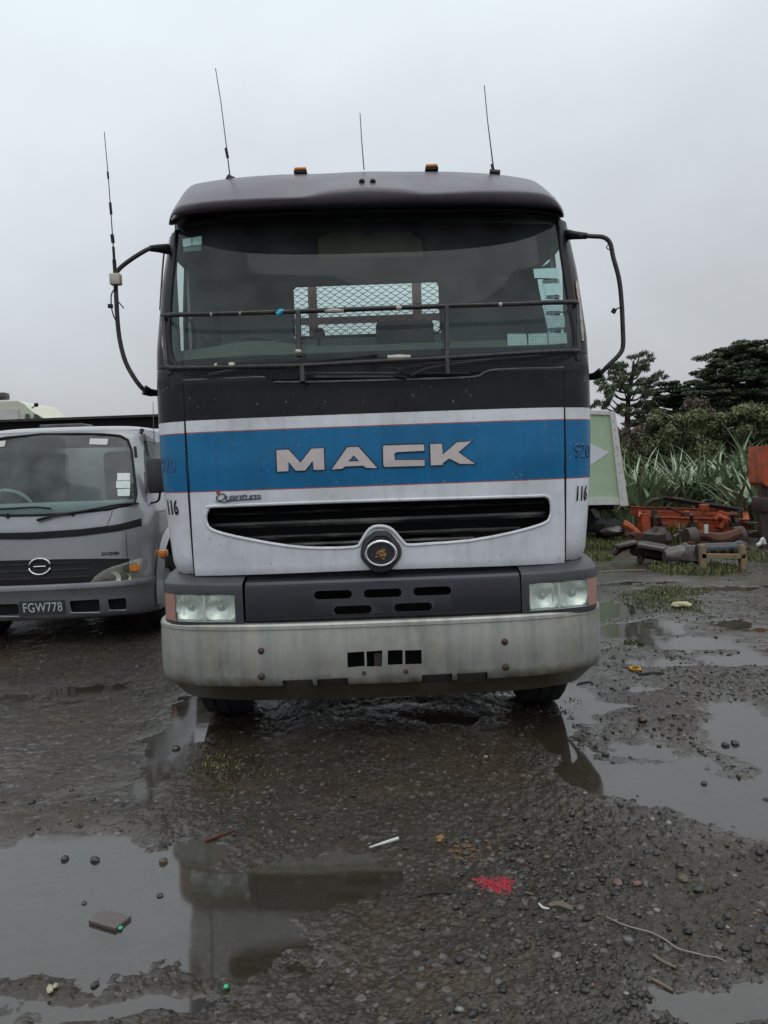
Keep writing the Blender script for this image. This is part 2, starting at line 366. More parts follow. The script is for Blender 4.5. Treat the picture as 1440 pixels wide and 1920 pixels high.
# ================================================================== curved cab surface
class Surf:
    """front of a cab: depth profile yc(z), half width hw(z), superellipse plan"""
    def __init__(s, ycs, hws, xc=0., D=.34, n=4., bow=.03, slope=0.):
        s.ycs, s.hws, s.xc, s.D, s.n, s.bow, s.slope = ycs, hws, xc, D, n, bow, slope
    def yc(s, z): return float(np.interp(z, [a for a, _ in s.ycs], [b for _, b in s.ycs]))
    def hw(s, z): return float(np.interp(z, [a for a, _ in s.hws], [b for _, b in s.hws]))
    def F(s, x, z):
        t = min(abs(x-s.xc)/s.hw(z), .99995)
        return s.yc(z)+s.bow*t*t+s.D*(1-(1-t**s.n)**(1/s.n))+s.slope*(x-s.xc)
    def hit(s, u, v):
        Y = s.yc(1.5)
        for _ in range(30):
            p = at(u, v, Y); Y = .5*Y+.5*s.F(p.x, p.z)
        p = at(u, v, Y); return Vector((p.x, s.F(p.x, p.z), p.z))
    def pt(s, x, z, off=0.):
        return Vector((x, s.F(x, z)-off, z))
    def normal(s, x, z):
        e = .004; fx = (s.F(x+e, z)-s.F(x-e, z))/(2*e); fz = (s.F(x, z+e)-s.F(x, z-e))/(2*e)
        return Vector((fx, -1, fz)).normalized()
    def sec(s, th, z):
        """th in [-1,1] : plan angle, whole superellipse arc to the flank"""
        a = min(abs(th), 1)*math.pi/2; sg = 1 if th > 0 else -1
        t = math.sin(a)**(2/s.n); x = sg*t*s.hw(z)
        return Vector((s.xc+x, s.yc(z)+s.bow*t*t+s.D*(1-max(math.cos(a), 0)**(2/s.n))+s.slope*x, z))
    def theta(s, x, z):
        t = min(abs(x-s.xc)/s.hw(z), .99999); th = math.asin(t**(s.n/2))/(math.pi/2)
        return th if x > s.xc else -th
    def arc(s, z, side=1, steps=240):
        P = [s.sec(side*k/steps, z) for k in range(steps+1)]; c = [0.]
        for a, b in zip(P, P[1:]): c.append(c[-1]+(b-a).length)
        return P, c
def span(poly, z):
    xs = []
    for a, b in zip(poly, poly[1:]+poly[:1]):
        if (a.z-z)*(b.z-z) <= 0 and abs(a.z-b.z) > 1e-9:
            xs.append(a.x+(b.x-a.x)*(z-a.z)/(b.z-a.z))
    return (min(xs), max(xs)) if xs else (None, None)
CAB = Surf([(.9, 4.335), (1.2, 4.32), (1.6, 4.315), (2.05, 4.35), (2.3, 4.41), (2.7, 4.54), (3.15, 4.72), (3.4, 4.84)],
           [(.9, 1.205), (1.05, 1.228), (1.4, 1.258), (1.8, 1.276), (2.3, 1.286), (2.7, 1.272), (3.04, 1.245), (3.2, 1.05), (3.4, 1.0)], xc=-.036)
Z = lambda u, v, S=CAB: S.hit(u, v).z
ZB2 = Z(700, 776.5); ZB1 = Z(700, 801); ZB0 = Z(700, 912)
BZ_MUD = .42
M['livery'] = livery_mat()
def place_text(body, S, u, v, height, name, material, parent, squash=1., off=.003, thick=.0015, wrap=True, slant=0., bold=0., spacing=1.):
    """flat lettering laid onto the curved bodywork; u,v = lower left corner in the photo"""
    cu = bpy.data.curves.new('t', 'FONT'); cu.body = body; cu.size = 1; cu.shear = slant; cu.offset = bold; cu.space_character = spacing; cu.resolution_u = 3
    to = bpy.data.objects.new('t', cu); COL.objects.link(to)
    dg = bpy.context.evaluated_depsgraph_get(); me = bpy.data.meshes.new_from_object(to.evaluated_get(dg))
    bpy.data.objects.remove(to)
    h = max(q.co.y for q in me.vertices)-min(0, min(q.co.y for q in me.vertices)) or 1
    sc = height/h; p0 = S.hit(u, v); side = 1 if p0.x > S.xc else -1
    P, c = S.arc(p0.z, side); xs = [abs(q.x-S.xc) for q in P]; s0 = float(np.interp(abs(p0.x-S.xc), xs, c))
    for q in me.vertices:
        a, b = q.co.x*sc*squash, q.co.y*sc; z = p0.z+b
        sa = s0+a if side > 0 else s0-a
        Pz, cz = (P, c)
        th = float(np.interp(sa, cz, np.linspace(0, 1, len(cz))))*side
        w = S.sec(th, z); nn = S.sec(th+.002, z)-S.sec(th-.002, z); nrm = Vector((nn.y, -nn.x, 0)).normalized()
        if nrm.y > 0: nrm = -nrm
        q.co = w+nrm*off
    me.name = name; me.materials.clear(); me.materials.append(material)
    o = bpy.data.objects.new(name, me); COL.objects.link(o)
    md = o.modifiers.new('s', 'SOLIDIFY'); md.thickness = thick; md.offset = 0; bake(o)
    setpar(o, parent); return o
# ================================================================== main truck
M['lining2'] = mat('grey_door_lining', (.36, .43, .42), .85, var=.15)
T = empty('cab_over_truck', (0, 4.6, 0), 'large blue and white cab-over truck with black roof visor, facing the camera', 'truck')
GL = [(332,434),(338,420),(352,411),(400,406),(550,400),(700,396),(850,394),(1000,396),(1034,404),(1045,420),(1053,480),(1062,540),(1070,590),(1077,640),(1073,655),(1055,661),
      (900,667),(700,674),(500,681),(350,687),(331,683),(323,670),(319,640),(319,585),(325,510)]
GP = smooth_path([CAB.hit(*q) for q in GL], 5, closed=True)
GP = [CAB.pt(p.x, p.z) for p in GP]
gz0, gz1 = min(p.z for p in GP), max(p.z for p in GP)
FL = [(345,713),(480,707),(497,709),(514,716),(600,715.5),(750,711.5),(880,707),(905,699),(935,692.5),(1054.5,689),(1056.5,870),(1058,1055),(700,1068),(366,1079),(355,880)]
FP = [CAB.hit(*q) for q in FL]
fz1 = max(p.z for p in FP)
# ---- body: corner panels, pillars and flanks, both sides
body = MB()
YB = 6.35
def flank(z, y0, side, x):
    ys = [y0+.02, 4.85, 5.02, 5.9, YB]
    return [Vector((x, max(y, y0+.001*i), z)) for i, y in enumerate(ys)]
Zs = sorted(set([.97, 1.0, 1.05] + list(np.linspace(1.1, gz0, 16)) + list(np.linspace(gz0+.002, gz0+.12, 10)) + list(np.linspace(gz0+.15, gz1-.12, 16)) + list(np.linspace(gz1-.1, gz1-.002, 10)) + [gz1+.02, 3.10] + [2.20, 2.95]))
for side in (-1, 1):
    rows = []
    for z in Zs:
        if z < gz0:
            l, r = span(FP, max(min(z, 1.9), 1.12)); xe = (r+.008) if side > 0 else (l-.008)
        elif z <= gz1:
            l, r = span(GP, z); xe = (r-.004) if side > 0 else (l+.004)
        else: xe = CAB.xc
        t0 = abs(CAB.theta(xe, z)); row = [CAB.sec(side*(t0+(1-t0)*k/22), z) for k in range(23)]
        if z < 1.06:
            sh = (1.06-z)**2*5
            row = [Vector((p.x-(p.x-CAB.xc)*sh*.25, p.y+sh, p.z)) for p in row]
        p = row[-1]; row += [Vector((p.x, y, z)) for y in (5.06, 5.09, 5.30, YB)]
        rows.append(row)
    # leave the door window open
    n = len(rows[0]); vs = [p for r in rows for p in r]; fs = []
    for i in range(len(rows)-1):
        for k in range(n-1):
            if k == n-3 and rows[i][0].z >= 2.199 and rows[i+1][0].z <= 2.951: continue
            fs.append((i*n+k, i*n+k+1, (i+1)*n+k+1, (i+1)*n+k))
    body.add(vs, fs)
# lower return of flap opening and header over the windscreen
hdr = [[CAB.sec(t, z) for t in np.linspace(-.999, .999, 41)] for z in (gz1-.03, gz1+.0, 3.10, 3.12)]
cabbody = body.build('cab_body', M['livery'], T, solid=.012)
h = MB(); h.grid(hdr); h.build('windscreen_header', M['livery'], T, solid=.01)
# roof behind the visor
r = MB(); rows = []
for y in (5.1, 5.4, YB):
    rows.append([Vector((CAB.xc+1.10*x, y, 3.10+.10*(1-abs(x)**3))) for x in np.linspace(-1, 1, 15)])
r.grid(rows); r.build('cab_roof', M['visor'], T, solid=.02)
# door windows
for side in (-1, 1):
    g = MB(); P = [Vector((CAB.xc+side*(CAB.hw(z)-.01), y, z)) for y, z in ((5.09, 2.2), (5.30, 2.2), (5.30, 2.95), (5.09, 2.95))]
    g.add(P, [(0, 1, 2, 3)]); g.build('door_window', M['rearglass'], T)
    q = MB(); X_ = CAB.xc+side*1.235
    q.box((X_, 5.86, 2.2), (.02, 1.1, 2.0)); q.box((X_, 5.2, 1.65), (.02, .23, 1.08)); q.box((X_, 5.2, 3.07), (.02, .23, .22)); q.build('door_lining', M['lining2'], T, smooth=False)
    q = MB(); rows = []
    for z in np.linspace(gz0-.02, gz1, 12):
        l_, r_ = span(GP, min(max(z, gz0+.08), gz1-.08)); x0 = (r_+.01) if side > 0 else (l_-.01); rows.append([CAB.pt(x0, z, -.04), Vector((CAB.xc+side*(abs(x0-CAB.xc)+.02), CAB.F(x0, z)+.12, z)), Vector((X_+side*.01, 5.08, z))])
    q.grid(rows); q.build('pillar_lining', M['lining2'], T)
# rear wall with window
rw = MB(); c0, c1 = at(552, 634, 6.3), at(824, 527, 6.3); X0, X1 = -1.3, 1.27
for a, b, c_, d in ((X0, c0.x, .95, 3.3), (c1.x, X1, .95, 3.3), (c0.x, c1.x, .95, c0.z), (c0.x, c1.x, c1.z, 3.3)):
    rw.box(((a+b)/2, 6.32, (c_+d)/2), (b-a-.0002, .04, d-c_))
rw.build('rear_wall', M['interior'], T, smooth=False)
rs = MB(); rs.tube([Vector((x, 6.29, z)) for x, z in ((c0.x+.03, c0.z), (c1.x-.03, c0.z), (c1.x, c0.z+.03), (c1.x, c1.z-.03), (c1.x-.03, c1.z), (c0.x+.03, c1.z), (c0.x, c1.z-.03), (c0.x, c0.z+.03))], .012, 8, closed=True)
rs.build('rear_window_seal', M['black'], T)
g = MB(); g.add([Vector((c0.x, 6.33, c0.z)), Vector((c1.x, 6.33, c0.z)), Vector((c1.x, 6.33, c1.z)), Vector((c0.x, 6.33, c1.z))], [(0, 1, 2, 3)]); g.build('rear_window', M['rearglass'], T)
# inner pillars lining, ceiling
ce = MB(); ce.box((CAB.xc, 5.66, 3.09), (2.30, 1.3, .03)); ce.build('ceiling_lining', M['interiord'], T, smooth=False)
# windscreen
g = MB(); rows = []
for z in np.linspace(gz0+.001, gz1-.001, 60):
    l, rr = span(GP, z); rows.append([CAB.pt(l+(rr-l)*k/30, z, -.006) for k in range(31)])
g.grid(rows); wsc = g.build('windscreen', M['glass'], T)
s = MB(); s.tube([CAB.pt(CAB.xc+(p.x-CAB.xc)*1.006, p.z, .000) for p in GP[::2]], .013, 8, closed=True); s.build('windscreen_seal', M['black'], T)
# dark band printed on pillar edges beside glass
for side in (-1, 1):
    s = MB(); rows = []
    for z in np.linspace(gz0-.03, gz1-.02, 24):
        l, rr = span(GP, min(max(z, gz0+.07), gz1-.07)); x0 = (rr+.004) if side > 0 else (l-.004); t0 = abs(CAB.theta(x0, z)); t1 = abs(CAB.theta(x0+side*.038, z))
        row = []
        for k in range(5):
            p = CAB.sec(side*(t0+(t1-t0)*k/4), z); row.append(p+Vector((side*.003, -.004, 0)))
        rows.append(row)
    s.grid(rows); s.build('pillar_trim', M['black'], T)
# cowl under the windscreen
cw = MB(); rows = []
for z, off in ((fz1-.30, -.05), (fz1-.02, -.05), (fz1+.02, -.03), (gz0+.05, -.008)):
    rows.append([CAB.pt(CAB.xc+x, z, off) for x in np.linspace(-1.19, 1.19, 41)])
cw.grid(rows); cw.build('cowl', M['black'], T)
# corner bits of cowl visible as raised louvres
lv = MB()
for (u0, u1, v) in ((560, 755, 700), (590, 750, 707), (780, 880, 700)):
    lv.tube([CAB.pt(CAB.hit(u, v-.037*(u-700)*0).x, CAB.hit(u, v).z, .0) for u in np.linspace(u0, u1, 6)], .008, 6)
lv.build('cowl_louvre', M['housing'], T)
# overhead shelf, seen through glass
def pz(lst, Y): return [at(u, v, Y) for u, v in lst]
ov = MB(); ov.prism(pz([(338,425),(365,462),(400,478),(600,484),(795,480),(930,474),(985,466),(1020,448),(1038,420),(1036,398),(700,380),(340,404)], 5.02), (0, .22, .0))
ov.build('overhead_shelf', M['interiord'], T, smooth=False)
ov = MB(); ov.prism(pz([(597,483),(596,446),(620,436),(770,436),(790,450),(793,480)], 5.0), (0, .02, 0)); ov.build('shelf_panel', M['olive'], T, smooth=False)
for q in ((690, .06), (960, .04), (445, .03)): ov = MB(); ov.ell(at(q[0], 430, 4.9), (q[1], .04, .03)); ov.build('cabin_lamp', M['void'], T)
# dashboard
db = MB(); rows = []
for y, z, k in ((4.52, 1.9, 1), (4.55, 2.20, 1), (4.70, 2.30, 1), (4.88, 2.33, 1), (4.98, 2.28, 1), (5.0, 1.8, 1)):
    rows.append([Vector((CAB.xc+x, y, z+.05*math.exp(-((x+.72)/.28)**2)*(z > 2))) for x in np.linspace(-1.16, 1.16, 41)])
db.grid(rows); db.build('dashboard', M['dash'], T)
db = MB(); q = pz([(372,634),(400,645),(440,650),(470,648),(520,640),(560,634),(560,640),(520,647),(470,656),(430,657),(395,652)], 4.9); db.prism(q, (0, .1, 0)); db.build('dash_cowl', M['seat'], T)
# steering wheel on the image left (right hand drive)
sw = MB(); cwh = Vector((-.78, 5.13, 2.22)); rotw = Matrix.Rotation(R(38), 3, 'X')
sw.tube([cwh+rotw @ Vector((.23*math.cos(a), .0, .23*math.sin(a))) for a in np.linspace(0, 2*math.pi, 33)[:-1]], .017, 8, closed=True)
for a in (0.2, math.pi-.2, -math.pi/2): sw.tube([cwh, cwh+rotw @ Vector((.23*math.cos(a), 0, .23*math.sin(a)))], .014, 6)
sw.ell(cwh, (.07, .05, .07)); sw.build('steering_wheel', M['void'], T)
for sx in (-.80, .62):
    st = MB(); st.box((sx, 5.75, 1.75), (.50, .50, .16)); st.box((sx, 6.02, 2.12), (.48, .14, .75)); st.build('seat', M['seat'], T, bevel=.05)
st = MB(); st.box((.19, 5.5, 2.30), (.40, .20, .55)); st.build('centre_console', M['seat'], T, bevel=.03)
kn = MB(); kp = at(598, 627, 5.25); kn.ell(kp, (.042, .042, .042), 16, 10); kn.tube([kp, kp-Vector((.01, -.05, .7))], .012, 6); kn.build('gear_knob', M['void'], T)
# grab handles on the pillars
gb = MB(); gb.tube(smooth_path([at(352, 600, 4.85), at(361, 606, 4.88), at(364, 640, 4.9), at(360, 668, 4.9)], 5), .012, 6); gb.build('grab_handle', M['void'], T)
# labels on the windscreen, just behind the glass
def label(poly, m=None, off=-.014, name='window_label'):
    P = [CAB.hit(*q) for q in poly]; P = [CAB.pt(p.x, p.z, off) for p in P]
    mb = MB(); mb.prism(P, (0, .002, 0)); return mb.build(name, m or M['sticker'], T, smooth=False)
label([(1001,503),(1048,501),(1050,521),(1020,520),(1003,520)])
label([(1009,522),(1020,522),(1036,596),(1043,640),(1029,622),(1012,540)], M['sticker'], -.019)
for a in ([(1020,531),(1052,529),(1055,551),(1024,553)], [(1023,560),(1055,561),(1057,582),(1025,582)], [(1026,592),(1059,590),(1061,612),(1028,614)]): label(a)
for a in ([(952,625),(988,625),(989,646),(953,647)], [(991,625),(1027,624),(1028,645),(992,646)], [(1029,624),(1063,623),(1065,643),(1030,645)]): label(a)
for a in ([(1018,524.5),(1050,523),(1050,525.5),(1018,527)], [(1019,527.5),(1050,527),(1050,529),(1019,529.5)], [(1024,556),(1052,554),(1052,556.5),(1024,558.5)], [(1025,584),(1057,583),(1057,586),(1025,588)], [(1028,615),(1059,613),(1059,616),(1028,618)], [(1032,619),(1060,617),(1060,619),(1032,621)]):
    label(a, M['stickerd'], -.012, 'label_print')
for a in ([(341,447),(358,444),(358,459),(342,462)], [(359.5,444),(377,441),(377,457),(359.5,459)]): label(a)
label([(342,463),(376,459),(376,468),(343,471)], M['stickerd'])
label([(1017,499),(1026,489),(1032,485),(1032,488),(1027,493)])
# ---- front flap
fz0 = min(p.z for p in FP); FO = .014
fl = MB(); rows = []
zl = [fz0+.001, fz0+.012, fz0+.03] + list(np.linspace(fz0+.06, fz1-.12, 34)) + list(np.linspace(fz1-.11, fz1-.002, 14))
top = FP[:10]
def ftop(x): return float(np.interp(x, [p.x for p in top], [p.z for p in top]))
fb = [FP[13], FP[12], FP[11]]
def fbot(x): return float(np.interp(x, [p.x for p in fb], [p.z for p in fb]))
NX = 90
for k in range(NX+1):
    pass
rows = []
for j in range(50):
    q = j/49; row = []
    for k in range(NX+1):
        a = k/NX
        zc = 1.1+(fz1-1.1)*q
        l, rr = span(FP, min(max(zc, 1.13), fz1-.09))
        x = l+(rr-l)*a; zt, zb = ftop(x), fbot(x)
        z = zb+(zt-zb)*q
        o = FO
        # roll the edges back
        if q > .985: o -= .006
        if q < .015: o -= .006
        if k in (0, NX): o -= .004
        # ledge across the top edge and shallow dish under the grille
        if z > zt-.03: o += .010*(1-(zt-z)/.03)
        cx = (x-CAB.xc)/.95
        if z < 1.33 and z > zb+.03: o -= .010*math.exp(-((z-1.22)/.05)**2)*max(0, 1-cx*cx)
        row.append(CAB.pt(x, z, o))
    rows.append(row)
fl.grid(rows); flap = fl.build('front_flap', M['livery'], T, solid=.02)
GR = [(392,953),(402,949),(560,943),(700,938.5),(860,934),(1000,930),(1022,930),(1031,937),(1033.5,955),(1030,972),(1016,983),(960,999),(880,1014),(800,1020),(768,1022),(757,1018),(742,1000),(730,990),(716,986.5),(700,988),(688,998),(676,1018),(664,1026),(600,1028),(540,1024),(470,1012),(420,1001),(396,992),(388,981),(386,967)]
gp = smooth_path([CAB.hit(*q) for q in GR], 4, closed=True)
def cutter(P, y0, y1):
    mb = MB(); mb.prism([Vector((p.x, y0, p.z)) for p in P], (0, y1-y0, 0)); return mb.build('cutter', M['void'], None, smooth=False)
cut(flap, [cutter(gp, 4.1, 4.8)])
rim = MB(); rim.tube([CAB.pt(p.x, p.z, FO-.004) for p in gp[::2]], .010, 8, closed=True); rim.build('grille_rim', M['livery'], flap)
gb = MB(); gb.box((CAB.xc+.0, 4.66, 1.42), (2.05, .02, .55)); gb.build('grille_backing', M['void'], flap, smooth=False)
def gbar(v0, r, dy, u0=392, u1=1028, name='grille_bar'):
    mb = MB(); rows = []
    for u in np.linspace(u0, u1, 30):
        p = CAB.hit(u, v0-.037*(u-700)); q = Vector((p.x, p.y+dy, p.z))
        rows.append([q+Vector((0, .03, .012)), q+Vector((0, 0, r)), q+Vector((0, -.006, 0)), q+Vector((0, 0, -r)), q+Vector((0, .05, -r-.006))])
    mb.grid(rows); return mb.build(name, M['darkwet'], flap)
M['darkwet'] = mat('dirty_black_grille', (.008, .008, .009), .32, 0, var=.5, vscale=9, spec=.35, dirt=(.19, .185, .17), dscale=7, damt=.75, stretch=(.6, 1, 3), rvar=.12)
gbar(957, .006, .11); gbar(977, .015, .05); gbar(1003, .010, .09, 440, 980); gbar(1018, .010, .05, 500, 890)
for a, b_ in ((FP[0], FP[13]), (FP[9], FP[11])):
    for sg in ((-1,) if a is FP[0] else (1,)):
        mb = MB(); mb.tube([CAB.pt(a.x+(b_.x-a.x)*k+sg*.004, a.z+(b_.z-a.z)*k, -.001) for k in np.linspace(0, 1, 14)], .0055, 6); mb.build('panel_gap', M['void'], T)
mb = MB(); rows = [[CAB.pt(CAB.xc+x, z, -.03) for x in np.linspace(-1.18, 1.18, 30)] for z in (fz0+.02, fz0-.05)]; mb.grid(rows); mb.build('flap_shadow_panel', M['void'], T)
# worn pale edge along the top of the flap
for pts in (FP[0:3], FP[3:8], FP[7:10]):
    P = smooth_path([CAB.pt(p.x, p.z-.004, FO+.010) for p in pts], 5); mb = MB(); mb.tube(P, [.004+.0025*abs(math.sin(i*1.7)) for i in range(len(P))], 6); mb.build('worn_edge', M['wornedge'] if 'wornedge' in M else M.setdefault('wornedge', mat('worn_grey_edge', (.17, .17, .17), .6, var=.6, vscale=12)), flap)
# emblem shield
EM = [(680,1020),(685,1010),(697,1000),(703,996),(716,995),(728,997),(741,1011),(750,1024),(752,1036),(748,1048),(736,1062),(727,1070),(702,1071),(690,1060),(679,1047),(677,1035)]
ep = smooth_path([CAB.hit(*q) for q in EM], 4, closed=True); cE = CAB.hit(714.5, 1036)
e = MB(); nE = len(ep)
rows = [[CAB.pt(cE.x+(p.x-cE.x)*k, cE.z+(p.z-cE.z)*k, o) for p in ep] for k, o in ((1.0, FO-.01), (1.02, FO+.012), (.96, FO+.022), (.8, FO+.026), (.74, FO+.018), (.01, FO+.018))]
e.grid(rows, closed=True); emb = e.build('emblem', M['vent'], flap)
e = MB(); rx, rz = .083, .067
e.tube([CAB.pt(cE.x+rx*math.cos(a), cE.z+rz*math.sin(a), FO+.028) for a in np.linspace(0, 2*math.pi, 49)[:-1]], .0085, 10, closed=True); e.build('chrome_ring', M['chrome'], emb)
e = MB()
for (du, dv, a, b) in ((-8, 6, .010, .010), (-4, -2, .013, .012), (3, -3, .017, .018), (5, 3, .018, .016), (2, 8, .012, .010), (-1, 3, .015, .015), (7, -6, .009, .010), (-7, 0, .009, .009), (5, 10, .008, .009)):
    p = CAB.hit(714.5+du, 1037+dv); e.ell((p.x, CAB.F(p.x, p.z)-FO-.022, p.z), (a, .012, b), 10, 7, jit=.12)
e.build('emblem_figure', M['gold'], emb)
# MACK lettering
LT = {'M': [(63,118),(148,112),(225,198),(293,106),(381,104),(386,250),(309,253),(305,195),(258,256),(192,258),(147,200),(149,260),(69,263)],
      'A': [(425,248),(530,97),(607,95),(735,238),(655,240),(636,225),(518,230),(498,246)],
      'C': [(762,100),(766,90),(777,85),(1035,78),(1038,127),(852,137),(843,146),(846,180),(1040,179),(1041,226),(782,233),(769,229),(765,218)],
      'K': [(1072,78),(1155,75),(1158,143),(1250,65),(1352,60),(1265,133),(1375,210),(1270,214),(1200,178),(1160,208),(1161,220),(1076,222)]}
def zp(q): return CAB.hit(500+q[0]/3.512, 810+q[1]/3.512)
HOLE = [(542,190),(573,158),(606,187)]
for k_, P in LT.items():
    Q = [zp(q) for q in P]; Q = [CAB.pt(p.x, p.z, FO+.004) for p in Q]
    mb = MB(); mb.prism(Q, (0, .004, 0)); lo = mb.build('letter', M['letter'], flap, smooth=False)
    if k_ == 'A': cut(lo, [cutter([zp(q) for q in HOLE], 4.1, 4.6)])
    ol = MB(); ol.tube([p+Vector((0, .002, 0)) for p in Q], .0042, 6, closed=True)
    if k_ == 'A':
        H = [zp(q) for q in HOLE]; ol.tube([CAB.pt(p.x, p.z, FO+.002) for p in H], .0035, 6, closed=True)
    ol.build('letter_outline', M['inkblack'], lo)
# script badge, red dot, unit numbers
p = CAB.hit(410, 923); d = MB(); d.tube([CAB.pt(p.x, p.z, FO), CAB.pt(p.x, p.z, FO+.002)], .012, 14); d.build('red_dot', M['redpaint'], flap)
SF = Surf([(a, b-FO) for a, b in CAB.ycs], CAB.hws, xc=CAB.xc)
place_text('Quantum', SF, 402, 939.5, .052, 'script_badge', M['badge'], flap, squash=1.22, slant=.35, bold=.0, spacing=.86, off=.004, thick=.003)
mb = MB(); mb.tube([SF.pt(SF.hit(u, v).x, SF.hit(u, v).z, .004) for u, v in ((402,940),(420,941.5),(440,938),(462,936.5),(480,935),(491,933.5))], [.001, .003, .003, .003, .003, .002], 6); mb.build('script_flourish', M['badge'], flap)
place_text('116', CAB, 315.5, 963.5, .088, 'unit_number', M['inkblack'], T, squash=.62, bold=.03)
place_text('116', CAB, 1077.5, 938, .088, 'unit_number', M['inkblack'], T, squash=.60, bold=.03)
place_text('920', CAB, 1075.5, 858, .085, 'fleet_number', M['ghost'], T, squash=.8, bold=.01)
place_text('920', CAB, 331-13, 884.5, .085, 'fleet_number', M['ghost'], T, squash=.8, bold=.01) if False else None
# the left figure runs round the corner towards the seam: laid from the flank forwards
def left_text(body, u_right, v, height, name, material, squash):
    cu = bpy.data.curves.new('t', 'FONT'); cu.body = body; cu.size = 1; cu.resolution_u = 3; cu.offset = .01
    to = bpy.data.objects.new('t', cu); COL.objects.link(to); dg = bpy.context.evaluated_depsgraph_get(); me = bpy.data.meshes.new_from_object(to.evaluated_get(dg)); bpy.data.objects.remove(to)
    h_ = max(q.co.y for q in me.vertices); w_ = max(q.co.x for q in me.vertices); sc = height/h_
    p0 = CAB.hit(u_right, v); P, c = CAB.arc(p0.z, -1); s0 = float(np.interp(abs(p0.x-CAB.xc), [abs(q.x-CAB.xc) for q in P], c))
    for q in me.vertices:
        sa = s0+(w_-q.co.x)*sc*squash; th = -float(np.interp(sa, c, np.linspace(0, 1, len(c)))); z = p0.z+q.co.y*sc
        w = CAB.sec(th, z); nn = CAB.sec(th+.002, z)-CAB.sec(th-.002, z); nrm = Vector((nn.y, -nn.x, 0)).normalized()
        if nrm.y > 0: nrm = -nrm
        q.co = w+nrm*.003+Vector((-.0005, 0, 0))*max(0, sa-c[-1])
    me.materials.clear(); me.materials.append(material); o = bpy.data.objects.new(name, me); COL.objects.link(o); setpar(o, T)
left_text('920', 331, 884.5, .085, 'fleet_number', M['ghost'], .8)
# ---- roof visor
def curve(pts, Y, n=61):
    P = smooth_path([Vector((u, v, 0)) for u, v in pts], 8); us = [p.x for p in P]; u0, u1 = us[0], us[-1]; out_ = []
    for k in range(n):
        # denser near the ends
        a = .5-.5*math.cos(math.pi*k/(n-1)); u = u0+(u1-u0)*a; v = float(np.interp(u, us, [p.y for p in P]))
        t = abs(2*a-1); Yk = Y+.36*(1-(1-min(t, .9999)**3.2)**(1/3.2))+.03*t*t
        out_.append(at(u, v, Yk))
    return out_
lip_in = curve([(330,421),(345,408),(400,400),(550,393),(700,389),(850,387),(980,389),(1035,396),(1050,408)], 4.66)
lip = curve([(316,424),(322,408),(345,403),(400,397),(550,390),(700,386),(850,384),(980,386),(1040,392),(1057,409)], 4.46)
lip2 = curve([(316,418),(323,402),(345,397),(400,392),(550,385),(700,381),(850,379),(980,381),(1042,387),(1058,404)], 4.445)
mid = curve([(319,405),(330,391),(352,386),(400,379),(500,373),(580,370),(640,366),(700,365),(780,366),(880,362),(980,362),(1035,371),(1056,394)], 4.43)
cre0 = curve([(320,402),(332,387.5),(358,381.5),(410,375.5),(500,370.5),(572,368.5),(610,360),(690,354),(760,357),(800,362),(900,357.5),(990,359.5),(1031,367.5),(1054,390.5)], 4.435)
cre = curve([(321,400),(333,385),(358,379),(410,373),(500,368),(572,366),(610,357),(690,351),(760,354),(800,359),(900,355),(990,357),(1030,365),(1053,388)], 4.46)
dm1 = curve([(324,394),(342,370),(365,362),(410,356),(500,350),(570,352),(615,345),(690,340),(760,343),(812,346),(900,342),(980,346),(1018,354),(1048,380)], 4.60)
dm2 = curve([(328,388),(352,356),(380,347),(430,339),(520,332),(600,334),(680,328),(760,330),(840,330),(920,332),(975,338),(1008,346),(1042,374)], 4.80)
top_ = curve([(332,380),(358,343),(400,333),(445,327),(520,321),(600,316),(680,313.5),(760,312),(840,312.5),(900,316.5),(960,324),(1002,335),(1040,368)], 5.02)
bk = [Vector((p.x*.98, 5.35, p.z-.01)) for p in top_]
v = MB(); v.grid([lip_in, lip, lip2, mid, cre0, cre, dm1, dm2, top_, bk]); vis = v.build('roof_visor', M['visor'], T, ang=50)
md = vis.modifiers.new('ss', 'SUBSURF'); md.levels = 1; md.render_levels = 1; md2 = vis.modifiers.new('s', 'SOLIDIFY'); md2.thickness = .008; bake(vis); vis.data.polygons.foreach_set('use_smooth', [True]*len(vis.data.polygons))
mb = MB(); mb.tube([at(322, 412, 4.70), at(330, 404, 4.68), at(334, 402, 4.68)], [.006, .012, .004], 6); mb.build('visor_clip', M['offwhite'], T)
hp = MB(); rows = [[p for p in lip_in], [p+Vector((0, .1, -.03)) for p in lip_in]]
hp.grid(rows); hp.build('visor_return', M['inkblack'], T)
# marker lamps, bosses on visor
for u, v_, w in ((563.5, 320, 22), (809, 314, 22)):
    p = at(u, v_-1.5, 5.0); mb = MB(); mb.box((p.x, p.y, p.z), (w/FPX*4.98, .05, .018)); mb.build('marker_lamp', M['amber'], T, bevel=.006)
    mb = MB(); mb.box((p.x, p.y+.005, p.z-.02), (w/FPX*4.98+.006, .07, .016)); mb.build('lamp_base', M['black'], T, smooth=False)
for u in (678.5, 699): mb = MB(); mb.ell(at(u, 340, 4.585), (.018, .015, .015), 12, 8); mb.build('visor_boss', M['black'], T)
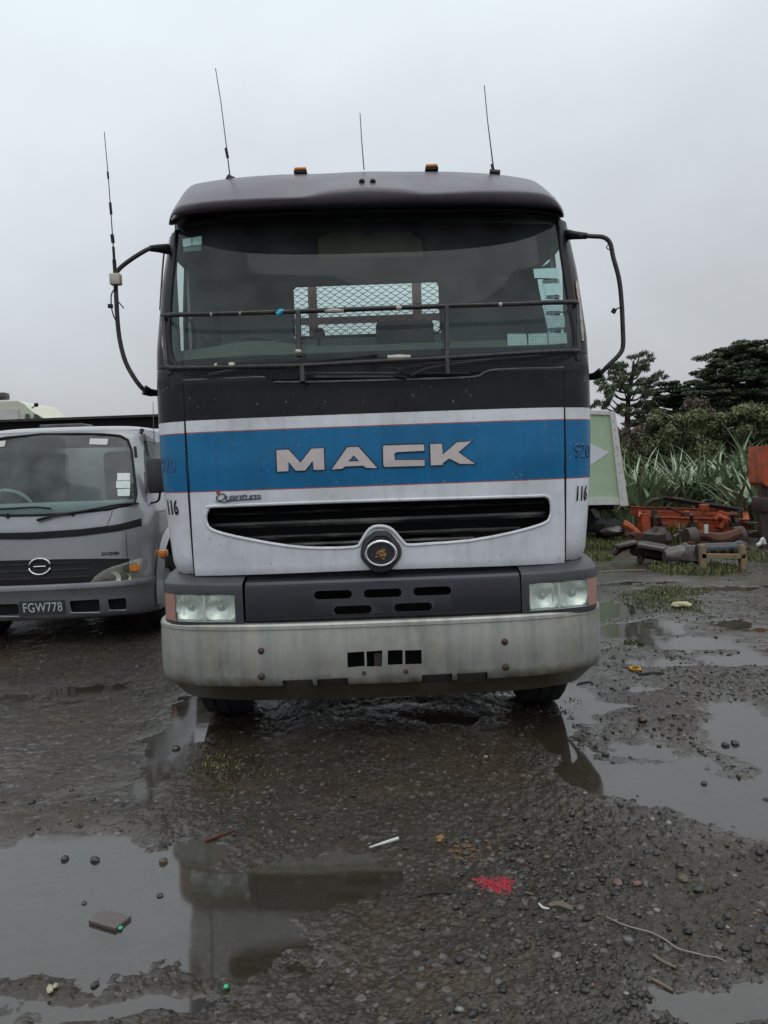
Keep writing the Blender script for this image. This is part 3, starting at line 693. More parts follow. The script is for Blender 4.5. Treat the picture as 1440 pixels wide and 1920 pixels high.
# ---- lamp housings and vent panel (between flap and bumper)
LOW = Surf([(.6, 4.27), (.98, 4.27)], [(.6, 1.278), (.98, 1.278)], xc=-.036, D=.40, n=4.5, bow=.03)
def lofted(profile, u0, u1, name, material, parent, n=40, S=LOW, solid=.01, lean=.0375):
    """profile: list of (v at u=700, forward offset); follows the curved front between columns u0..u1"""
    mb = MB(); rows = []
    x0, x1 = S.hit(u0, profile[len(profile)//2][0]).x, S.hit(u1, profile[len(profile)//2][0]).x
    t0, t1 = S.theta(x0, .8), S.theta(x1, .8)
    for v_, off in profile:
        z = S.hit(700, v_).z; rows.append([S.sec(t0+(t1-t0)*k/n, z)+Vector((-(0)*off, -off, 0)) for k in range(n+1)])
    mb.grid(rows); return mb.build(name, material, parent, solid=solid)
vp = lofted([(1066, -.16), (1077, -.10), (1081, -.095), (1086, -.03), (1091, -.02), (1094, 0), (1150, .012), (1153, .008), (1164, -.025), (1170, -.06), (1176, -.09)], 458.5, 975, 'vent_panel', M['vent'], T, 60)
cs = []
for (a, b, c_) in ((589, 660, 1115), (682, 753, 1112), (775, 846, 1108), (626, 697, 1143), (739, 810, 1138)):
    P0, P1 = LOW.hit(a, c_), LOW.hit(b, c_); rr = .0235; zc = (P0.z+P1.z)/2; pts = []
    for k in range(13): t = -math.pi/2+math.pi*k/12; pts.append(Vector((P1.x-rr+rr*math.cos(t), 0, zc+rr*math.sin(t))))
    for k in range(13): t = math.pi/2+math.pi*k/12; pts.append(Vector((P0.x+rr+rr*math.cos(t), 0, zc+rr*math.sin(t))))
    cs.append(cutter(pts, 4.1, 4.45))
cut(vp, cs)
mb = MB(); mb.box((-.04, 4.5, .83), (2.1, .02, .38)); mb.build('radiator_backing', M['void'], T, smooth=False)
mb = MB()
for z in (.70, .80, .90): mb.box((0, 4.44, z), (1.6, .02, .02))
mb.build('radiator_bar', M['void'], T, smooth=False)
def lamp(side):
    us = (314, 455.5) if side < 0 else (978.5, 1119)
    hous = MB(); x0, x1 = [LOW.hit(u, 1130).x for u in us]
    x0, x1 = max(x0, -1.312), min(x1, 1.24)
    t0, t1 = LOW.theta(x0, .8), LOW.theta(x1, .8)
    if side < 0: t0 = -1
    else: t1 = 1
    zt, zb = LOW.hit(700, 1087).z, LOW.hit(700, 1173).z
    n = 26
    def ring(z, off, inw=0.):
        row = []
        for k in range(n+1):
            th = t0+(t1-t0)*k/n; p = LOW.sec(th, z); q = LOW.sec(th*.999, z)-LOW.sec(min(1, abs(th)+.002)*math.copysign(1, th), z)
            row.append(Vector((p.x*(1-.10*off*(-1)*0)-(p.x*.12*inw), p.y-off+inw, p.z)))
        # carry on along the flank
        e_ = row[0] if side < 0 else row[-1]
        fl_ = [Vector((e_.x, y, z)) for y in (4.85, 5.05)]
        return ([fl_[1], fl_[0]]+row) if side < 0 else (row+fl_)
    prof = [(zt+.075, 0, .42), (zt+.06, 0, .20), (zt+.035, 0, .07), (zt+.008, 0, .012), (zt, .0, 0), (zt-.01, .004, 0)]
    lz1, lz0 = LOW.hit(700, 1107).z, LOW.hit(700, 1156.5).z
    prof += [(lz1+.006, .004, 0), (lz0-.006, .004, 0), (zb+.012, .0, 0), (zb, -.01, .005), (zb-.012, -.06, .03)]
    rows = [ring(*q) for q in prof]
    nn = len(rows[0]); vs = [p for r_ in rows for p in r_]; fs = []
    lu = (328.5, 440) if side < 0 else (991, 1103)
    lx0, lx1 = LOW.hit(lu[0], 1138).x, LOW.hit(lu[1], 1126).x
    iu = (311, 328.5) if side < 0 else (1103, 1121)
    for i in range(len(rows)-1):
        for k in range(nn-1):
            xm = (rows[i][k].x+rows[i][k+1].x)/2; ym = rows[i][k].y
            if i == 6 and ((side < 0 and xm < lx1 and ym < 4.84) or (side > 0 and xm > lx0 and ym < 4.84)): continue
            fs.append((i*nn+k, i*nn+k+1, (i+1)*nn+k+1, (i+1)*nn+k))
    hous.add(vs, fs); H_ = hous.build('headlamp_housing', M['housing'], T, solid=.008)
    # bezel, reflectors, lens
    def strip(xa, xb, off, m_, name, par, n=18, zz=(lz0-.004, lz1+.004)):
        ta, tb = LOW.theta(xa, .8), LOW.theta(xb, .8)
        if xa < -1.29: ta = -1
        if xb > 1.23: tb = 1
        mb = MB(); rows = []
        for z in np.linspace(zz[0], zz[1], 6): rows.append([LOW.sec(ta+(tb-ta)*k/n, z)+Vector((0, -off, 0)) for k in range(n+1)])
        mb.grid(rows); return mb.build(name, m_, par)
    strip(lx0, lx1, .002, M['lens'], 'headlamp_lens', H_)
    if side < 0: strip(-1.32, lx0, .002, M['pinkamber'], 'indicator_lens', H_)
    else: strip(lx1, 1.3, .002, M['pinkamber'], 'indicator_lens', H_)
    bx = MB(); rows = []
    for z, o_ in ((lz1+.004, .004), (lz1-.01, -.06), (lz0+.01, -.06), (lz0-.004, .004)):
        rows.append([Vector((x, LOW.F(x, .8)-o_, z)) for x in np.linspace(max(lx0-.01, -1.30), min(lx1+.01, 1.225), 16)])
    bx.grid(rows); bx.build('lamp_bowl', M['lampwall'], H_)
    w_ = lx1-lx0
    for q in (.25, .75):
        x = lx0+w_*q; y = LOW.F(x, .8); mb = MB(); zc = (lz0+lz1)/2
        hw_ = w_*.25; hh_ = (lz1-lz0)/2-.004; rows = []
        for j in range(13):
            dz = hh_*(j/6-1); row = []
            for i_ in range(17):
                dx = hw_*(i_/8-1)*.97; rr2 = (dx/.088)**2+(dz/.088)**2; flute = .0022*math.sin((dx*260 if q < .5 else dz*260))
                row.append(Vector((x+dx, max(LOW.F(min(max(x+dx, -1.30), 1.225), .8), y-.03)+.012+.055*max(0, 1-rr2)+flute, zc+dz)))
            rows.append(row)
        mb.grid(rows)
        mb.build('reflector', M['reflector'], H_)
        mb = MB(); mb.ell((x, y+.055, zc), (.011, .02, .011), 12, 8); mb.build('bulb', M['bulb'], H_)
    sp = MB(); x = lx0+w_*.5; sp.box((x, LOW.F(x, .8)+.02, (lz0+lz1)/2), (.012, .03, lz1-lz0)); sp.build('lamp_divider', M['bulb'], H_, smooth=False)
M['lampwall'] = mat('lamp_bowl_lining', (.52, .56, .52), .35, .5, var=.2, vscale=12)
M['bulb'] = mat('frosted_bulb', (.7, .74, .72), .25)
lamp(-1); lamp(1)
# ---- bumper
BMP = Surf([(.3, 4.24), (.95, 4.24)], [(.3, 1.315), (.95, 1.315)], xc=-.045, D=.46, n=3.6, bow=.03)
bz = {k_: BMP.hit(700, k_).z for k_ in (1164, 1168, 1175, 1272, 1284, 1316)}
BZT = bz[1164]
prof = [(bz[1164]-.005, -.16, .04), (bz[1164], -.02, .01), (bz[1164]-.004, -.008, .003), (bz[1168]-.002, 0, 0), (bz[1175], .002, 0), (bz[1175]-.004, -.004, 0)]
prof += [(z, -.002+.01*math.sin(math.pi*q), 0) for q, z in [(k_/8, bz[1175]-.02-(bz[1175]-.02-bz[1272])*k_/8) for k_ in range(9)]]
prof += [(bz[1284]+.005, -.010, .01), (bz[1284]-.01, -.03, .03), (bz[1316], -.085, .085), (bz[1316]-.006, -.13, .10)]
b = MB(); rows = []
for z, off, inw in prof:
    row = []
    for t in np.linspace(-1, 1, 121):
        tt = math.copysign(abs(t)**1.0, t); p = BMP.sec(tt, z); row.append(Vector((-.045+(p.x+.045)*(1-inw*.9), p.y-off*(1-.0*abs(t)), z)))
    a_, c_ = row[0], row[-1]
    row = [Vector((a_.x, 5.0, z))] + row + [Vector((c_.x, 5.0, z))]
    rows.append(row)
BZ_MUD = bz[1284]+.0
M['alu'] = alu_mat()
b.grid(rows); bump = b.build('bumper', M['alu'], T, solid=.012)
def quadcut(q):
    P = [BMP.hit(*c_) for c_ in q]; return cutter(P, 4.0, 4.40)
cs = [quadcut([(651,1223),(683,1221),(684,1249),(652,1252)]), quadcut([(687,1221),(717,1219),(716,1250),(688,1250)]), quadcut([(727,1219),(755,1218),(755,1246),(727,1247)]), quadcut([(759,1219),(790,1218),(791,1245),(760,1246)]),
      quadcut([(529,1276),(585,1274),(589,1291),(532,1294)]), quadcut([(594,1274),(652,1271),(654,1289),(596,1290)]), quadcut([(791,1266),(848,1263),(848,1282),(792,1284)]), quadcut([(857,1263),(914,1260),(915,1278),(858,1281)])]
cut(bump, cs)
# recessed fog lamps and plates behind the slots
for (u, v_, m_) in ((559, 1284, 'foggrey'), (886, 1271, 'foggrey'), (623, 1281, 'fogdark'), (820, 1274, 'fogdark')):
    M.setdefault('foggrey', mat('dirty_fog_lamp', (.030, .027, .020), .3, 0, var=.5, vscale=30)); M.setdefault('fogdark', mat('dark_fog_recess', (.014, .010, .008), .5, 0, var=.4, vscale=25))
    p = BMP.hit(u, v_); mb = MB(); mb.box((p.x, p.y+.05, p.z), (.185, .03, .075)); mb.build('fog_lamp', M[m_], bump, bevel=.008)
mb = MB(); p = BMP.hit(721, 1235); mb.box((p.x, p.y+.16, p.z), (.5, .02, .16)); mb.build('tow_recess', M['void'], bump, smooth=False)
mb = MB(); p = BMP.hit(705, 1236); mb.box((p.x+.015, p.y+.06, p.z-.01), (.05, .1, .085)); mb.build('tow_pin', M['scrap'], bump, smooth=False)
for (u, v_, r_) in ((490, 1220, .0195), (490.5, 1268, .0195), (946, 1203, .0195), (948, 1250, .0195), (682.5, 1261, .011), (761, 1258, .013)):
    p = BMP.hit(u, v_); mb = MB(); mb.lathe([(.01, r_), (-.004, r_), (-.008, r_*.9), (-.014, r_*.5), (-.015, .0005)], (p.x, p.y-.004, p.z), 'Y', 14); mb.build('bolt', M['boltm'] if 'boltm' in M else M.setdefault('boltm', mat('rusty_bolt', (.075, .040, .033), .7, .2, var=.4, vscale=60)), bump)
mb = MB(); mb.box((0, 4.55, .70), (2.0, .1, .12)); mb.build('front_crossmember', M['void'], T, smooth=False)
# ---- stone guard
GD = Surf([(a, b_-.11) for a, b_ in CAB.ycs], [(a, b_+.012) for a, b_ in CAB.hws], xc=CAB.xc, D=.40, n=4.)
rail_t = [(305,592),(400,588.5),(550,584),(700,578.5),(850,573),(960,570),(1040,567),(1068,566.5),(1082,567.5)]
rail_b = [(312,686),(330,690),(420,688.5),(560,685.5),(700,678),(840,671),(1000,661),(1060,658),(1083,658)]
def rail(pts, r, name='guard_rail'):
    P = smooth_path([GD.hit(*q) for q in pts], 5); P = [GD.pt(p.x, p.z) for p in P]
    # wrap both ends back onto the pillars
    P = [Vector((P[0].x-.012, P[0].y+.25, P[0].z))] + P + [Vector((P[-1].x+.012, P[-1].y+.25, P[-1].z))]
    mb = MB(); mb.tube(P, r, 10); return mb.build(name, M['guard'], T), P
_, PT = rail(rail_t, .0135); _, PBm = rail(rail_b, .0135)
for u0, v0, u1, v1, w in ((559, 584, 561, 668, .015), (838, 574, 838, 672, .014), (566, 684, 568, 716, .016), (838, 672, 840, 702, .014), (306, 594, 312, 686, .012), (1083, 568, 1085, 660, .012)):
    mb = MB(); a, c_ = GD.hit(u0, v0), GD.hit(u1, v1); mb.tube([a, (a+c_)/2, c_], w, 8); mb.build('guard_upright', M['guard'], T)
wm = MB(); zt_, zb_ = GD.hit(700, 579).z, GD.hit(700, 703).z
th0, th1 = GD.theta(GD.hit(340, 640).x, 2.2), GD.theta(GD.hit(1083, 610).x, 2.2)
nv = 200
for k_ in range(nv+1):
    pass
def xs_even(step=.0125):
    # even arc spacing of the vertical wires
    P, c_ = GD.arc(2.25, 1); tot = c_[-1]; res = []
    s_ = -tot*.965
    while s_ < tot*.985:
        th = float(np.interp(abs(s_), c_, np.linspace(0, 1, len(c_))))*(1 if s_ > 0 else -1); res.append(th); s_ += step
    return res
tl_, tr_ = GD.theta(GD.hit(318, 640).x, 2.3), GD.theta(GD.hit(1083, 610).x, 2.3)
TH = [t for t in xs_even() if tl_ < t < tr_]
wr = .0006
for th in TH:
    P = [GD.sec(th, z) for z in np.linspace(zb_, zt_, 5)]
    for a, c_ in zip(P, P[1:]): wm.add([a+Vector((-wr, 0, 0)), a+Vector((wr, 0, 0)), c_+Vector((wr, 0, 0)), c_+Vector((-wr, 0, 0))], [(0, 1, 2, 3)])
z = zb_
while z < zt_:
    P = [GD.sec(th, z) for th in TH[::3]]
    for a, c_ in zip(P, P[1:]): wm.add([a+Vector((0, -.001, -wr)), c_+Vector((0, -.001, -wr)), c_+Vector((0, -.001, wr)), a+Vector((0, -.001, wr))], [(0, 1, 2, 3)])
    z += .0125
tag(wm.build('wire_mesh', M['meshm'], T, smooth=False), kind='stuff')
# worn spots on guard
for (u, v_, L_, rr) in ((627, 583, .105, .0145), (748, 670.5, .125, .016), (748, 578, .028, .017), (938, 571.5, .02, .015), (435, 685, .03, .017), (405, 686, .012, .015), (397, 590, .010, .014), (451, 588, .010, .014), (560, 660, .03, .016)):
    p = GD.hit(u, v_); mb = MB(); mb.tube([GD.pt(p.x-L_/2, p.z+.002, .0015), GD.pt(p.x, p.z+.001, .002), GD.pt(p.x+L_/2, p.z, .0015)], [rr*.8, rr, rr*.75], 8); mb.build('bare_patch', M['chip'], T)
p = GD.hit(526, 586); mb = MB(); mb.tube([GD.pt(p.x-.018, p.z-.012), GD.pt(p.x, p.z+.004, .003), GD.pt(p.x+.02, p.z+.008)], [.016, .017, .012], 8); mb.build('cyan_tape', M['cyan'], T)
# peeling edges on the pillars
for side, pts in ((-1, [(306,600),(308,625),(307,640),(310,660),(313,680)]), (1, [(1079,528),(1084,565),(1087,590),(1089,610),(1091,640)])):
    mb = MB(); P = smooth_path([CAB.hit(*q) for q in pts], 4); mb.tube([p+Vector((side*.004, -.004, 0)) for p in P], [.0055+.004*abs(math.sin(i*2.3)) for i in range(len(P))], 6); mb.build('peeling_edge', M['chip'], T)
    mb = MB(); pts2 = [(308,470),(304,520),(300,580)] if side < 0 else [(1068,500),(1074,540),(1079,570)]
    P = smooth_path([CAB.hit(*q) for q in pts2], 4); mb.tube([p+Vector((side*.0, -.003, 0)) for p in P], .0065, 6); mb.build('red_edge_strip', M['redstrip'] if 'redstrip' in M else M.setdefault('redstrip', mat('dull_red_strip', (.12, .03, .025), .6)), T)
# ---- wipers
for pts in ([(355,697),(430,690),(520,684),(620,676),(708,667)], [(745,694),(800,684),(900,676),(1010,668),(1068,657)]):
    P = [CAB.hit(*q) for q in pts]; P = [CAB.pt(p.x, p.z, .018) for p in P]
    mb = MB(); mb.tube(smooth_path(P, 4), .008, 6); mb.build('wiper_blade', M['black'], T)
for pts in ([(395,705),(440,697),(520,690),(590,684)], [(770,708),(800,694),(860,684),(920,677)], [(762,710),(742,706),(760,692),(790,688)]):
    P = [CAB.hit(*q) for q in pts]; P = [CAB.pt(p.x, p.z, .03) for p in P]
    mb = MB(); mb.tube(smooth_path(P, 4), .012, 6); mb.build('wiper_arm', M['black'], T)
# ---- mirror arms
MA_L = [(315,467,4.78),(300,466,4.74),(288,465,4.70),(274,469,4.68),(245,487,4.66),(223,505,4.66),(217,520,4.66),(218,560,4.66),(221,610,4.66),(226,645,4.66),(236,680,4.66),(254,712,4.66),(270,731,4.68),(282,736,4.70),(298,737,4.76)]
MA_R = [(1062,440,4.80),(1075,441,4.74),(1090,442,4.70),(1112,443,4.68),(1132,445,4.66),(1144,456,4.66),(1150,483,4.66),(1160,520,4.66),(1165,560,4.66),(1168,620,4.66),(1168,650,4.66),(1161,665,4.66),(1142,684,4.66),(1128,698,4.68),(1116,705,4.70),(1098,708,4.76)]
for A in (MA_L, MA_R):
    P = smooth_path([at(*q) for q in A], 4); mb = MB(); mb.tube(P, .0135, 10); arm = mb.build('mirror_arm', M['guard'], T)
    for a, b_ in ((0, 10), (len(P)-9, len(P)-1)):
        mb = MB(); mb.tube([P[a], P[(a+b_)//2], P[b_]], [.032, .024, .018], 10); mb.build('arm_boot', M['black'], arm)
    if A is MA_L:
        mb = MB(); p = at(217, 524, 4.62); mb.box(p, (.062, .05, .065)); mb.build('clamp_block', M['chip'], arm, bevel=.006)
        mb = MB(); mb.tube(smooth_path([at(217, 540, 4.64), at(209, 552, 4.64), at(209, 575, 4.64), at(213, 592, 4.64), at(219, 604, 4.65)], 4), .004, 6); mb.tube(smooth_path([at(222, 566, 4.64), at(228, 573, 4.64), at(232, 578, 4.64)], 3), .004, 6); mb.box(at(207, 574, 4.63), (.025, .02, .022)); mb.build('loose_cable', M['black'], arm)
    else:
        mb = MB(); mb.tube(smooth_path([at(1142, 458, 4.65), at(1137, 463, 4.64), at(1142, 468, 4.64), at(1148, 464, 4.65)], 4), .003, 6); mb.tube([at(1166, 576, 4.65), at(1158, 578, 4.64), at(1152, 582, 4.64)], .004, 6); mb.box(at(1151, 583, 4.63), (.025, .02, .025), Matrix.Rotation(.5, 3, 'Y')); mb.build('loose_cable', M['black'], arm)
# ---- whip antennas
def antenna(pts, Y, rads, parts):
    mb = MB(); P = [at(u, v_, Y) for u, v_ in pts]; mb.tube(P, rads, 6); a = mb.build('antenna', M['steelw'], T)
    for (u0, v0, u1, v1, r_) in parts: mb = MB(); mb.tube([at(u0, v0, Y), at(u1, v1, Y)], r_, 8); mb.build('antenna_sleeve', M['black'], a)
antenna([(404,128),(414,190),(424,270),(432,338)], 5.02, [.0028, .003, .0035, .005], [(423.5,278,427,296,.009), (426,335,438,341,.03)])
antenna([(675,212),(678,262),(682.5,318)], 5.05, [.0028, .0032, .004], [])
antenna([(908,160),(914,225),(926,322)], 5.02, [.0028, .0032, .005], [(922,308,926,322,.009), (918,324,937,326,.025)])
antenna([(195.5,247),(203,330),(208,400),(213,470),(216,512)], 4.66, [.0025, .003, .0035, .004, .006], [(202,322,203,335,.006), (206.5,380,208.5,402,.008), (210,440,212,455,.011), (212.5,463,214,486,.008), (214,487,216,515,.0115)])
# ---- expanded mesh headboard on the tray behind the cab
hb = empty('headboard', (0, 6.6, 0)); setpar(hb, T); YH = 6.6
z0, z1 = 1.3, 3.32
for u0, u1 in ((578, 594), (773, 790)):
    a, b_ = at(u0, 560, YH), at(u1, 560, YH); mb = MB(); mb.box(((a.x+b_.x)/2, YH, (z0+z1)/2), (b_.x-a.x, .06, z1-z0)); mb.build('headboard_post', M['redframe'], T, smooth=False)
bpy.data.objects.remove(hb)
for z in (z0, at(700, 598, YH).z, z1):
    mb = MB(); mb.box((0, YH+.01, z), (2.4, .05, .05)); mb.build('headboard_rail', M['redframe'], T, smooth=False)
for x in (-1.2, 1.2): mb = MB(); mb.box((x, YH, (z0+z1)/2), (.06, .06, z1-z0)); mb.build('headboard_post', M['redframe'], T, smooth=False)
em = MB(); cwid, chgt = .0785, .0265*2/2
pitchz = .025
rowi = 0; z = 2.2
while z < 3.28:
    x = -1.17+(.5*cwid if rowi % 2 else 0)
    while x < 1.17:
        # one strand: flattened zigzag leg pairs
        for sx in (-1, 1):
            a = Vector((x, YH-.03, z)); m_ = Vector((x+sx*cwid*.27, YH-.03, z+pitchz*.30)); c_ = Vector((x+sx*cwid*.5, YH-.03, z+pitchz*.92))
            for p_, q_ in ((a, m_), (m_, c_)):
                em.add([p_+Vector((0, 0, -.003)), q_+Vector((0, 0, -.003)), q_+Vector((0, 0, .003)), p_+Vector((0, 0, .003))], [(0, 1, 2, 3)])
        x += cwid
    z += pitchz; rowi += 1
tag(em.build('expanded_mesh', M['meshm'], T, smooth=False), kind='stuff')
# ---- running gear: wheels, rails, tray, mudguards
def wheel(c, r, w, parent, face=-1, name='wheel'):
    mb = MB(); h_ = w/2
    mb.lathe([(-h_*.7, r*.55), (-h_*.95, r*.62), (-h_, r*.80), (-h_*.92, r*.93), (-h_*.75, r*.99), (-h_*.3, r), (-h_*.29, r*.975), (-h_*.22, r*.975), (-h_*.21, r), (h_*.21, r), (h_*.22, r*.975), (h_*.29, r*.975), (h_*.3, r), (h_*.75, r*.99), (h_*.92, r*.93), (h_, r*.80), (h_*.95, r*.62), (h_*.7, r*.55)], c, 'X', 40)
    t_ = mb.build(name, M['rubber'], parent)
    mb = MB(); mb.lathe([(face*h_*.75, r*.58), (face*h_*.8, r*.5), (face*h_*.3, r*.45), (face*h_*.2, r*.25), (face*h_*.7, r*.2), (face*h_*.7, .001)], c, 'X', 24); mb.build('rim', M['rimm'] if 'rimm' in M else M.setdefault('rimm', mat('painted_rim', (.32, .32, .30), .5, .2, var=.3, dirt=(.08, .06, .04), damt=.7)), t_)
    return t_
for sx in (-1, 1):
    wheel((-.045+sx*1.0, 5.05, .50), .50, .30, T, sx)
    wheel((sx*.98, 9.3, .50), .50, .5, T, sx); wheel((sx*.98, 10.6, .50), .50, .5, T, sx)
    mb = MB(); mb.box((sx*.40, 8.0, .95), (.09, 7.0, .26)); mb.build('chassis_rail', M['darkmetal'], T, smooth=False)
mb = MB(); mb.tube([(-.9, 4.98, .5), (-.6, 4.98, .42), (.6, 4.98, .42), (.9, 4.98, .5)], .06, 8); mb.build('front_axle', M['darkmetal'], T)
mb = MB(); mb.box((0, 5.55, .92), (.75, 1.3, .55)); mb.build('engine', M['void'], T, bevel=.08)
mb = MB(); mb.box((0, 9.3, 1.28), (2.45, 5.4, .12)); mb.build('tray_deck', M['darkmetal'], T, smooth=False)
mb = MB(); mb.box((0, 5.6, 1.22), (2.4, 1.4, .08)); mb.build('cab_floor', M['void'], T, smooth=False)
for sx in (-1, 1):
    mb = MB(); rows = []
    for a in np.linspace(-.1, math.pi+.1, 14): rows.append([Vector((-.045+sx*x, 4.98-.50*math.cos(a), .5+.56*math.sin(a))) for x in (.80, 1.05, 1.08)])
    mb.grid(rows); mb.build('mudguard', M['black'], T, solid=.01)
# ================================================================== ground
def _hash(ix, iy, seed):
    h = (ix*374761393 + iy*668265263 + seed*974634777) & 0xFFFFFFFF
    h = ((h ^ (h >> 13))*1274126177) & 0xFFFFFFFF
    return ((h ^ (h >> 16)) & 0xFFFF)/65535.0
def vnoise(x, y, seed=0):
    ix, iy = np.floor(x).astype(np.int64), np.floor(y).astype(np.int64); fx, fy = x-ix, y-iy
    fx = fx*fx*(3-2*fx); fy = fy*fy*(3-2*fy)
    a, b, c, d = _hash(ix, iy, seed), _hash(ix+1, iy, seed), _hash(ix, iy+1, seed), _hash(ix+1, iy+1, seed)
    return (a*(1-fx)+b*fx)*(1-fy)+(c*(1-fx)+d*fx)*fy
def fbm(x, y, sc, oct_, seed=0, gain=.5):
    s = 0; a = 1; t = 0
    for i in range(oct_):
        ca, sa = math.cos(.6*i), math.sin(.6*i); s = s+a*vnoise((x*ca-y*sa)*sc+17*i, (x*sa+y*ca)*sc+31*i, seed+i*7); t += a; a *= gain; sc *= 2.03
    return s/t
PUD = [(120,1660,220,75,1.),(40,1600,120,30,.5),(250,1750,90,60,.8),(100,1770,110,50,.7),(480,1690,170,70,.75),(620,1650,120,60,.5),(330,1650,120,110,.7),(260,1885,170,22,.8),(500,1800,160,50,.55),
       (330,1395,45,70,.8),(340,1325,36,30,.8),(250,1490,90,22,.4),
       (1440,1390,90,85,1.2),(1260,1455,190,34,1.),(1120,1450,70,30,.8),(1330,1500,130,36,.9),(1430,1545,90,32,.9),(1075,1320,45,32,.9),(1055,1385,40,45,.8),(1190,1400,50,16,.6),
       (1155,1328,60,9,.9),(1220,1293,46,9,1.),(1230,1243,60,9,.8),(1190,1180,70,10,.9),(1270,1205,80,12,1.),(1390,1235,110,14,.9),(1150,1145,60,12,.8),(1380,1170,30,5,1.),(1330,1105,90,5,.6),(1200,1095,70,5,.5),
       (1330,1880,160,48,1.1),(1180,1850,50,18,.5),(1420,1850,60,30,.8),(835,1350,60,12,.9),(720,1322,200,10,.3),
       (100,1300,140,14,.3)]
MND = [(720,1385,200,35,.6),(1250,1690,260,75,.9),(900,1480,240,45,.8),(950,1750,260,90,.6),(1100,1600,160,60,.6),(1250,1340,90,30,.7),(1200,1520,60,14,.4),(150,1230,180,25,.5),(1330,1440,60,12,.4),(650,1480,200,40,.5),(60,1850,90,22,.6)]
PW = []
for lst, sg in ((PUD, -1), (MND, 1)):
    for u, v, ru, rv, w in lst:
        c = gnd(u, v); Yc = c.y; fa = gnd(u, v-rv); nr = gnd(u, v+rv)
        PW.append((c.x, (fa.y+nr.y)/2, ru/FPX*Yc, max((fa.y-nr.y)/2, .05), w*sg))
def height(x, y):
    x = np.asarray(x, float); y = np.asarray(y, float)
    wx = x+.16*(fbm(x, y, 2.2, 3, 11)-.5)*2; wy = y+.16*(fbm(x, y, 2.2, 3, 23)-.5)*2
    h = .0105+.030*(fbm(x, y, .9, 3, 3)-.5)
    for cx, cy, rx, ry, w in PW:
        d = ((wx-cx)/rx)**2+((wy-cy)/ry)**2
        h = h+w*.022*np.exp(-d*d*.9)
    near = np.clip((14-y)/10, .25, 1)
    h = h+.020*(fbm(x, y, 6, 4, 5)-.5)+.010*(fbm(x, y, 15, 3, 65)-.5)
    bank = np.clip((x/np.maximum(y, .1)+.02)*3.0, 0, 1); rough = .40+.22*bank+.55*np.clip(fbm(x, y, 1.6, 2, 77)*2.2-.6, 0, 1)
    rough = rough*np.clip((h+.012)/.02, .25, 1)
    h = h+.013*near*rough*(fbm(x, y, 38, 4, 9, .66)-.5)*2
    h = np.maximum(h, -.035+.006*fbm(x, y, 9, 3, 2))
    # verge at the back where the grass and scrap lie
    h = h+np.clip((y-11)/10, 0, 1)*.10*(fbm(x, y, .5, 3, 41))
    h = np.where(y > 40, .02, h)
    return h
def build_ground():
    nr_, nc = 900, 760
    k = np.linspace(0, 1, nr_)
    # rows spaced evenly as seen from a standing eye, then stretched out to the horizon
    tt = np.linspace(.98, .0035, nr_); ys = CAM_H/tt; ys[-1] = 900
    ys = np.concatenate([ys])
    a = np.linspace(-1, 1, nc); a = np.sign(a)*(.62*np.abs(a)+.9*np.abs(a)**6)
    X = a[None, :]*ys[:, None]*1.0+np.zeros((nr_, nc)); Yg = ys[:, None]+np.zeros((nr_, nc))
    Zg = height(X, Yg)
    V = np.stack([X, Yg, Zg], -1).reshape(-1, 3)
    idx = np.arange(nr_*nc).reshape(nr_, nc)
    Fq = np.stack([idx[:-1, :-1], idx[:-1, 1:], idx[1:, 1:], idx[1:, :-1]], -1).reshape(-1, 4)
    me = bpy.data.meshes.new('ground'); me.vertices.add(len(V)); me.vertices.foreach_set('co', V.astype(np.float32).ravel())
    me.loops.add(Fq.size); me.loops.foreach_set('vertex_index', Fq.astype(np.int32).ravel()); me.polygons.add(len(Fq))
    me.polygons.foreach_set('loop_start', np.arange(0, Fq.size, 4, dtype=np.int32)); me.polygons.foreach_set('loop_total', np.full(len(Fq), 4, np.int32))
    me.polygons.foreach_set('use_smooth', np.ones(len(Fq), bool)); me.update(); me.validate()
    me.materials.append(ground_mat()); o = bpy.data.objects.new('ground', me); COL.objects.link(o); tag(o, 'dark wet gravel yard with shallow puddles under the trucks', kind='structure')
    # the yard round and behind, coarser
    mb = MB(); S_ = 900
    ymin = ys[0]; xw = 1.52
    for (x0, x1, y0, y1) in ((-S_, S_, -S_, ymin-.0), ):
        mb.add([(x0, y0, -.05), (x1, y0, -.05), (x1, y1, -.05), (x0, y1, -.05)], [(0, 1, 2, 3)])
    for sg in (-1, 1):
        mb.add([(sg*xw*ymin, ymin, -.05), (sg*S_, ymin, -.05), (sg*S_, 590, -.05), (sg*xw*590, 590, -.05)], [(0, 1, 2, 3)])
    tag(mb.build('ground', ground_mat(), smooth=False), 'wet gravel yard continuing on all sides', kind='structure')
